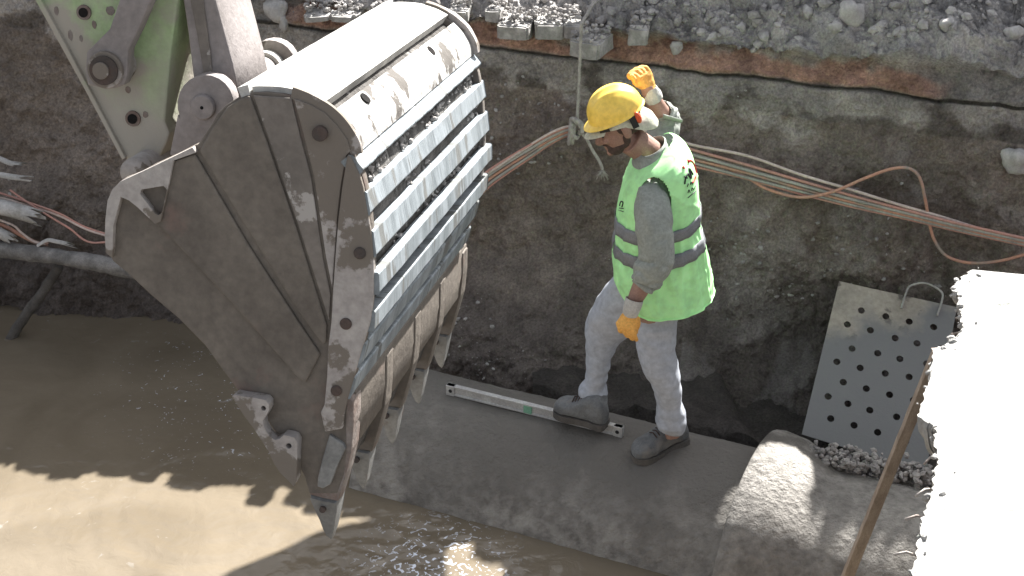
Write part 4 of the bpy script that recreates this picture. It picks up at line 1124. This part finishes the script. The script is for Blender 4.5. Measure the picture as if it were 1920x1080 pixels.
for s in (-1, 1):
    g = join(box_geo(hp(-.05, s * .092, .022), Rh @ Vector((.013, 0, 0)), Rh @ Vector((0, .006, 0)), Rh @ Vector((0, 0, .026)))); pm('strap', *g, M['black'], he, False)
    g = eb(-.072, s * .088, .030, .014, .012, .026); pm('ratchet_knob', *g, M['ear'], he)
    g = box_geo(hp(.07, s * .074, .036), Rh @ Vector((.02, s * -.012, 0)), Rh @ Vector((0, .004, 0)), Rh @ Vector((0, 0, .008))); pm('headband_clip', *g, M['black'], he, False)
# --- shirt: collar, sleeves
def sleeve_geo(pts, rad, seed, amp=.012, n=40, sub=14, squash=1):
    pp = cat_interp([tuple(p) + (r,) for p, r in zip(pts, rad)], sub)
    V, fs = tube_geo([q[:3] for q in pp], [q[3] for q in pp], n, cap=False)
    cs = [Vector(q[:3]) for q in pp]; out = []
    N = len(pp)
    for j in range(N):
        t = (cs[min(j + 1, N - 1)] - cs[max(j - 1, 0)]).normalized()
        for i in range(n):
            p = V[j * n + i]; d = (p - cs[j]).normalized(); s = j / N
            a = amp * (.6 + .8 * s)
            # folds run across the limb
            along = (p - cs[0]).dot(t)
            v = abs(noise.noise(Vector((d.x * 1.3 + seed, d.z * 1.3 + d.y, along * 17)))) * 1.5 - .4 + .35 * noise.noise(Vector((d.x * 3, d.z * 3, along * 40 + seed)))
            out.append(p + d * a * v)
    return out, fs
shv, shf = sleeve_geo([SHL + Vector((.01, .09, .0)), SHL + Vector((.0, .0, 0)), Py(1224, 404, 6.18), Py(1229, 455, 6.13), Py(1228, 492, 6.11), Py(1222, 512, 6.10)], [.05, .066, .076, .074, .073, .064], 1, .013)
# rolled cuff
cf = sleeve_geo([Py(1229, 488, 6.11), Py(1225, 500, 6.10), Py(1216, 516, 6.095), Py(1210, 530, 6.09), Py(1213, 524, 6.09)], [.056, .07, .069, .058, .045], 8, .015)
rs = sleeve_geo([SHR + Vector((-.01, -.12, -.04)), SHR, SHR.lerp(ELR, .6), ELR + Vector((0, 0, .015)), ELR.lerp(WRR, .25)], [.085, .075, .068, .062, .05], 5, .01)
col = rings([(1186, 306, 1256, 286, 6.40, .11), (1190, 294, 1250, 272, 6.40, .085), (1196, 286, 1246, 262, 6.40, .078), (1194, 290, 1250, 264, 6.40, .088)], 5, 40, wr_fn(.006, 3, 20, 8), (False, False))
tor = rings([(1182, 340, 1290, 330, YT, .17), (1176, 420, 1300, 420, YT, .17), (1172, 540, 1300, 540, YT, .16)], 6, 32, None)
sh = pm('shirt', *join((shv, shf), cf, rs, col, tor), M['shirt'])
s_ = sh.modifiers.new('s', 'SOLIDIFY'); s_.thickness = .003
# cuff flap sticking out behind the raised elbow
V = []; 
for i in range(9):
    t = i / 8
    for w_ in (-1, 0, 1): V.append(Py(1243 + 36 * t, 221 + 8 * t + 5 * w_ * (1 - .55 * t), 6.58 + .02 * w_))
fs = [(i * 3 + k, i * 3 + k + 1, i * 3 + 4 + k, i * 3 + 3 + k) for i in range(8) for k in range(2)]
o = pm('cuff_flap', V, fs, M['shirt'], sh); s_ = o.modifiers.new('s', 'SOLIDIFY'); s_.thickness = .006
# --- vest
def vest_fn(p, t, an, c):
    d = (p - c).normalized(); q = Vector((p.x * 7, p.y * 7, p.z * 2.2))
    v = noise.noise(q + Vector((2, 0, 0))) * (.5 + t) + .35 * noise.noise(q * 2.6)
    flare = .012 * math.sin(an * 3 + 1.2) * sm(.5, 1, t)
    cr = -.012 * math.exp(-((t - .62 - .05 * math.sin(an * 2)) / .05) ** 2)
    # sharp drape folds running down from the shoulders and across the waist
    w1 = abs(noise.noise(Vector((math.cos(an) * 3.2, math.sin(an) * 3.2, t * 1.6 + .8)))); w2 = abs(noise.noise(Vector((math.cos(an) * 1.5 + 4, math.sin(an) * 1.5, t * 9))))
    cr += .008 * sm(.3, 0, w1) * sm(.15, .6, t) + .003 * sm(.22, 0, w2)
    return p + d * (v * .008 + flare + cr)
VK = [(1204, 292, 1262, 256, 6.42, .085), (1190, 302, 1280, 268, 6.41, .15), (1178, 322, 1297, 290, 6.40, .195), (1167, 352, 1306, 325, 6.40, .205), (1158, 400, 1311, 378, 6.40, .20),
      (1150, 450, 1318, 428, 6.40, .20), (1147, 492, 1324, 478, 6.40, .205), (1153, 528, 1329, 518, 6.40, .215), (1172, 556, 1331, 546, 6.40, .22)]
vv, vf = rings(VK, 18, 200, vest_fn, (False, False), ex=2.35)
# tilt of the hem: the front hangs lower at the near side
NV = (len(VK) - 1) * 9 + 1
midx = []
# cut the armhole (near side) and neck by dropping faces close to the sleeve head
keep = []
ARM = SHL + Vector((0, 0, -.03))
for f in vf:
    c = sum((vv[i] for i in f), Vector()) / 4
    if c.y < 6.34:
        q = proj_c = None
        d = c - CAM; zz = d.y * CP - d.z * SP; px = 960 + F * d.x / zz; py = 540 - F * (d.y * SP + d.z * CP) / zz
        # armhole outline as seen: an oval round the sleeve head
        if ((px - 1226) / 33) ** 2 + ((py - 386) / 54) ** 2 < 1: continue
    if c.y > 6.5 and (c - SHR).length < .125: continue
    keep.append(f)
ve = pm('vest', vv, keep, M['vest'])
s_ = ve.modifiers.new('s', 'SOLIDIFY'); s_.thickness = .003
vb = BVHTree.FromPolygons(vv, keep)
# bound hem and armhole edging
hemr = vv[-200:]; g = tube_geo(hemr[::4] + [hemr[0]], .0045, 6, cap=False); pm('hem_binding', *g, M['vest'], ve)
# reflective bands: strips following the vest, seen at these heights
def band(path, hw, name='reflective_band'):
    """path: photo pixels of the centre line on the near side; it is carried round the vest at the same body height"""
    V = []; n = 96
    zs = path
    fs = []
    def at(an, zc):
        # ring point of the vest at angle an and height
        cth = Vector((math.cos(an), math.sin(an), 0)); org = Vector((.62, YT, 0)); org = Vector((Py(1236, 470, YT).x, YT, zc))
        h = vb.ray_cast(org + cth * .6, -cth)
        return (h[0] + cth * .0055) if h[0] else None
    rows_ = []
    for i in range(n):
        an = 2 * math.pi * i / n; zc = zs(an)
        col_ = [at(an, zc + hw * s) for s in (-1, -.33, .33, 1)]
        rows_.append(col_)
    for i, c_ in enumerate(rows_):
        for p in c_: V.append(p if p else Vector((0, 0, -99)))
    for i in range(n):
        j = (i + 1) % n
        if any(q is None for q in rows_[i] + rows_[j]): continue
        if max((rows_[i][k] - rows_[j][k]).length for k in range(4)) > .06: continue
        for k in range(3): fs.append((i * 4 + k, j * 4 + k, j * 4 + k + 1, i * 4 + k + 1))
    used = sorted(set(i for f in fs for i in f)); mp = {a: b for b, a in enumerate(used)}
    o = pm(name, [V[i] for i in used], [tuple(mp[i] for i in f) for f in fs], M['band'], ve)
    s_ = o.modifiers.new('s', 'SOLIDIFY'); s_.thickness = .002
zA = Py(1260, 451, 6.22).z; zB = Py(1260, 496, 6.22).z
band(lambda an: zA + .05 * math.cos(an) * (1 if math.cos(an) > 0 else .15) + .012, .029)
band(lambda an: zB + .05 * math.cos(an) * (1 if math.cos(an) > 0 else .15) + .012, .029)
# printed logo on the back and a small one on the chest
def on_vest(px, py):
    h = vb.ray_cast(CAM, ray(px, py).normalized()); return h
def stroke(name, px, r, m):
    pts = []
    for a, b in cat_interp(px, 5):
        h = on_vest(a, b)
        if h[0]: pts.append(h[0] - ray(a, b).normalized() * .0035)
    if len(pts) > 1:
        V, fs = tube_geo(pts, r, 6); return V, fs
    return [], []
arcm = join(stroke('', [(1290, 300), (1298, 303), (1303, 314), (1305, 326), (1302, 337), (1298, 343)], .004, None), stroke('', [(1289, 301), (1292, 304)], .007, None), stroke('', [(1281, 312), (1283, 316)], .005, None))
if arcm[0]: pm('back_logo', *arcm, M['red_print'], ve)
bl_ = join(stroke('', [(1284, 345), (1286, 333), (1290, 325)], .0035, None), stroke('', [(1289, 325), (1296, 334), (1292, 316), (1299, 327)], .0045, None), stroke('', [(1283, 331), (1289, 334)], .003, None),
           stroke('', [(1289, 350), (1291, 344)], .002, None), stroke('', [(1294, 347), (1296, 341), (1298, 346)], .002, None), stroke('', [(1290, 362), (1292, 356), (1294, 361)], .0018, None), stroke('', [(1297, 358), (1298, 352), (1301, 356)], .0018, None),
           stroke('', [(1302, 354), (1304, 348)], .0018, None), stroke('', [(1290, 371), (1298, 364), (1305, 358)], .0018, None))
if bl_[0]: pm('back_print', *bl_, M['black'], ve)
cl_ = join(stroke('', [(1162, 386), (1164, 378), (1168, 380), (1166, 388)], .003, None), stroke('', [(1160, 394), (1169, 397)], .0015, None), stroke('', [(1161, 390), (1169, 391)], .002, None))
if cl_[0]: pm('chest_print', *cl_, M['black'], ve)
# --- trousers: seat and two legs, one mesh
fnT = wr_fn(lambda t: .010 + .022 * sm(.8, 1, t), 4, 14, 5)
seat = rings([(1166, 520, 1292, 520, YT, .145), (1168, 550, 1284, 548, YT, .15), (1170, 575, 1276, 572, YT, .15), (1182, 600, 1272, 590, YT, .13), (1196, 618, 1266, 606, YT, .09)], 8, 48, None)
legN = rings([(1182, 545, 1280, 545, 6.33, .10), (1186, 590, 1273, 580, 6.31, .10), (1191, 635, 1266, 648, 6.28, .09), (1202, 685, 1273, 694, 6.26, .083), (1222, 722, 1277, 724, 6.26, .075), (1231, 755, 1280, 752, 6.26, .068), (1231, 775, 1285, 774, 6.26, .068), (1230, 790, 1286, 786, 6.26, .072), (1240, 803, 1282, 806, 6.26, .058)], 10, 48, fnT, (True, True))
legF = rings([(1166, 505, 1262, 570, 6.44, .10), (1136, 540, 1226, 600, 6.47, .10), (1112, 574, 1186, 625, 6.50, .095), (1098, 606, 1161, 640, 6.52, .085), (1099, 664, 1150, 662, 6.51, .075), (1098, 706, 1139, 706, 6.50, .066), (1091, 722, 1137, 722, 6.50, .066), (1086, 738, 1139, 734, 6.50, .07), (1094, 752, 1133, 748, 6.50, .055)], 10, 48, fnT, (True, True))
cufN = rings([(1229, 784, 1287, 780, 6.26, .072), (1229, 790, 1288, 787, 6.26, .078), (1232, 800, 1286, 800, 6.26, .074)], 5, 48, wr_fn(.012, 7, 30, 5))
cufF = rings([(1087, 724, 1140, 722, 6.50, .068), (1084, 733, 1141, 730, 6.50, .074), (1088, 746, 1138, 744, 6.50, .07)], 5, 48, wr_fn(.012, 9, 30, 5))
tr = pm('trousers', *join(seat, legN, legF, cufN, cufF), M['jeans'])
remesh(tr, .0065, 2, M['jeans'])
# --- boots
def boot(heel, toe, ank, name, label):
    ex_ = (toe - heel); L = ex_.length; ex_.normalize(); 
    ez_ = Vector((0, 0, 1)); ez_ = (ez_ - ex_ * ez_.dot(ex_)).normalized(); ey_ = ez_.cross(ex_)
    def q(x, y, z): return heel + ex_ * x * L + ey_ * y + ez_ * z
    # upper: cross sections from heel to toe
    sec = [(.0, .02, .055, .010), (.03, .034, .075, .01), (.15, .041, .105, .01), (.30, .041, .112, .01), (.42, .042, .095, .01), (.55, .046, .078, .01), (.70, .051, .064, .01), (.85, .049, .058, .01), (.95, .036, .046, .01), (1.0, .016, .03, .012)]
    V = []; n = 22; ss = cat_interp(sec, 4)
    for (x, hw, top, z0) in ss:
        for i in range(n):
            an = 2 * math.pi * i / n; ca, sa = math.cos(an), math.sin(an)
            ca = math.copysign(abs(ca) ** .8, ca); sa = math.copysign(abs(sa) ** (.8 if sa > 0 else .4), sa)
            V.append(q(x, hw * 1.12 * ca, z0 + (top * 1.22 - z0) * (.5 + .5 * sa)))
    fs = [(j * n + i, j * n + (i + 1) % n, (j + 1) * n + (i + 1) % n, (j + 1) * n + i) for j in range(len(ss) - 1) for i in range(n)] + [tuple(range(n))[::-1], tuple(range((len(ss) - 1) * n, len(ss) * n))]
    a0 = q(.2, 0, .06); a1 = ank; sc = 1.1
    sh_ = tube_geo([a0, a0.lerp(a1, .5), a1], [.05, .053, .053], 22)
    o = pm(name, *join((V, fs), sh_), M['boot'], None, True, label); remesh(o, .0045, 3, M['boot'])
    for v in o.data.vertices:
        p = v.co; v.co = p + v.normal * (.0035 * noise.noise(Vector(p) * 32) + .0045 * abs(noise.noise(Vector(p) * 15)))
    # sole
    out = [(0, .024), (.03, .036), (.15, .04), (.32, .036), (.5, .041), (.68, .053), (.85, .051), (.95, .038), (1.0, .02), (1.02, .0)]
    oo = cat_interp(out, 4); pl = [(x, w_) for x, w_ in oo] + [(x, -w_) for x, w_ in reversed(oo[:-1])]
    V = []; N = len(pl)
    for z in (-.016, -.002, .014):
        for (x, w_) in pl: V.append(q(-.012 + x * 1.012, w_ * 1.1 + .002 * (1 if w_ > 0 else -1), z))
    fs = [(j * N + i, j * N + (i + 1) % N, (j + 1) * N + (i + 1) % N, (j + 1) * N + i) for j in range(2) for i in range(N)] + [tuple(range(N))[::-1], tuple(range(2 * N, 3 * N))]
    s = pm('boot_sole', V, fs, M['sole'], o, False)
    for k in range(5):
        x = .40 + .055 * k; zt = .124 - .11 * (x - .36); pts = [q(x, -.026, zt - .012), q(x + .01, 0, zt + .002), q(x, .026, zt - .012)]
        g = tube_geo(pts, .003, 6); pm('boot_lace', *g, M['beard'], o)
    return o
def gp(px, py, dz):
    r = ray(px, py); t = 5.0
    while t < 9:
        p = CAM + r * t
        if p.z < pipe_z(p.x, p.y) + dz: return p
        t += .002
    return CAM + r * t
boot(gp(1284, 820, .018), gp(1189, 861, .018), Py(1260, 782, 6.27), 'boot', 'near boot pointing down the flank of the pipe')
boot(gp(1136, 797, .06), gp(1042, 767, .062), Py(1114, 728, 6.50), 'boot', 'far boot resting on the spirit level')
# --- gloves: palm, four fingers, thumb
def glove(name, wrist, knuck, back, fingers, thumb, cuffpts, label, pw=.042):
    d = (knuck - wrist).normalized(); sd = d.cross(back).normalized()
    cs_ = []; V = []; n = 20
    K = cat_interp([(0, .027, .023), (.3, .033, .022), (.7, .041, .019), (1.0, .042, .016), (1.12, .036, .011)], 5)
    for (t, a, b) in K:
        c = wrist.lerp(knuck, t)
        for i in range(n): V.append(c + sd * a * math.cos(2 * math.pi * i / n) + back * b * math.sin(2 * math.pi * i / n))
    fs = [(j * n + i, j * n + (i + 1) % n, (j + 1) * n + (i + 1) % n, (j + 1) * n + i) for j in range(len(K) - 1) for i in range(n)] + [tuple(range(n))[::-1], tuple(range((len(K) - 1) * n, len(K) * n))]
    G = (V, fs)
    for f in fingers: G = join(G, limb(f, [.0115, .011, .0105, .0095, .007][:len(f)] if len(f) == 5 else [.0115, .011, .010, .008], 10))
    G = join(G, limb(thumb, [.015, .0135, .012, .009], 10))
    o = pm(name, *G, M['glove'], None, True, label); remesh(o, .0032, 2, M['glove'])
    for v in o.data.vertices: v.co = v.co + v.normal * .0022 * noise.noise(Vector(v.co) * 60)
    c = sleeve_geo(*cuffpts, 11, .004, 30, 8); k = pm('knit_cuff', *c, M['knit'], o); s = k.modifiers.new('s', 'SOLIDIFY'); s.thickness = .003
    return o
w0 = Py(1183, 585, 6.06); kn = Py(1174, 613, 6.05); bk = Vector((-.25, -.95, .15)).normalized()
sdv = ((kn - w0).normalized()).cross(bk).normalized()
fl = []
for i, (L_, cu_) in enumerate([(.066, .010), (.074, .014), (.070, .018), (.056, .02)]):
    b = kn + sdv * (-.031 + .0207 * i) * 1.0; dn = Vector((.22, .05, -1)).normalized(); cur = Vector((.25, .9, 0)).normalized()
    fl.append([b - dn * .012, b + dn * L_ * .35 - cur * .002, b + dn * L_ * .72 + cur * cu_ * .6, b + dn * L_ * .95 + cur * cu_ * 1.7])
th_ = [w0.lerp(kn, .25) + sdv * (-.028), w0.lerp(kn, .7) + sdv * (-.043) + Vector((0, .012, 0)), kn + sdv * -.042 + Vector((.0, .022, -.012)), kn + sdv * -.034 + Vector((.01, .03, -.034))]
glove('glove', w0, kn, bk, fl, th_, ([Py(1190, 561, 6.07), Py(1187, 572, 6.065), Py(1184, 584, 6.06), Py(1183, 590, 6.06)], [.037, .037, .034, .031]), 'orange work glove on the hanging near hand')
# raised hand: a loose fist over the helmet, seen from its back
w1 = Py(1219, 168, 6.6); kn1 = Py(1207, 141, 6.60); bk1 = Vector((.55, -.75, .4)); d1 = (kn1 - w1).normalized(); bk1 = (bk1 - d1 * bk1.dot(d1)).normalized(); sd1 = d1.cross(bk1).normalized()
fl = []
for i, L_ in enumerate([.9, 1.0, .95, .8]):
    b = kn1 + sd1 * (-.030 + .020 * i); f1 = (d1 * .5 - bk1 * .8).normalized(); f2 = (-d1 * .45 - bk1 * .8).normalized()
    p1 = b + (d1 * .75 - bk1 * .45).normalized() * .026 * L_ ; p2 = p1 + (Vector((-.9, -.1, -.05)).normalized() * .030 * L_); p3 = p2 + (-d1 * .9 + bk1 * .15).normalized() * .020 * L_
    fl.append([b - d1 * .012, b + d1 * .004, p1, p2, p3])
th1 = [w1.lerp(kn1, .3) - bk1 * .01 + Vector((-.02, -.01, .0)), w1.lerp(kn1, .6) + Vector((-.045, -.02, .0)), Py(1188, 148, 6.57), Py(1183, 140, 6.57)]
glove('glove', w1, kn1, bk1, fl, th1, ([Py(1227, 186, 6.61), Py(1223, 178, 6.605), Py(1220, 170, 6.6), Py(1218, 165, 6.6)], [.038, .04, .035, .031]), 'orange glove on the hand raised behind the helmet')
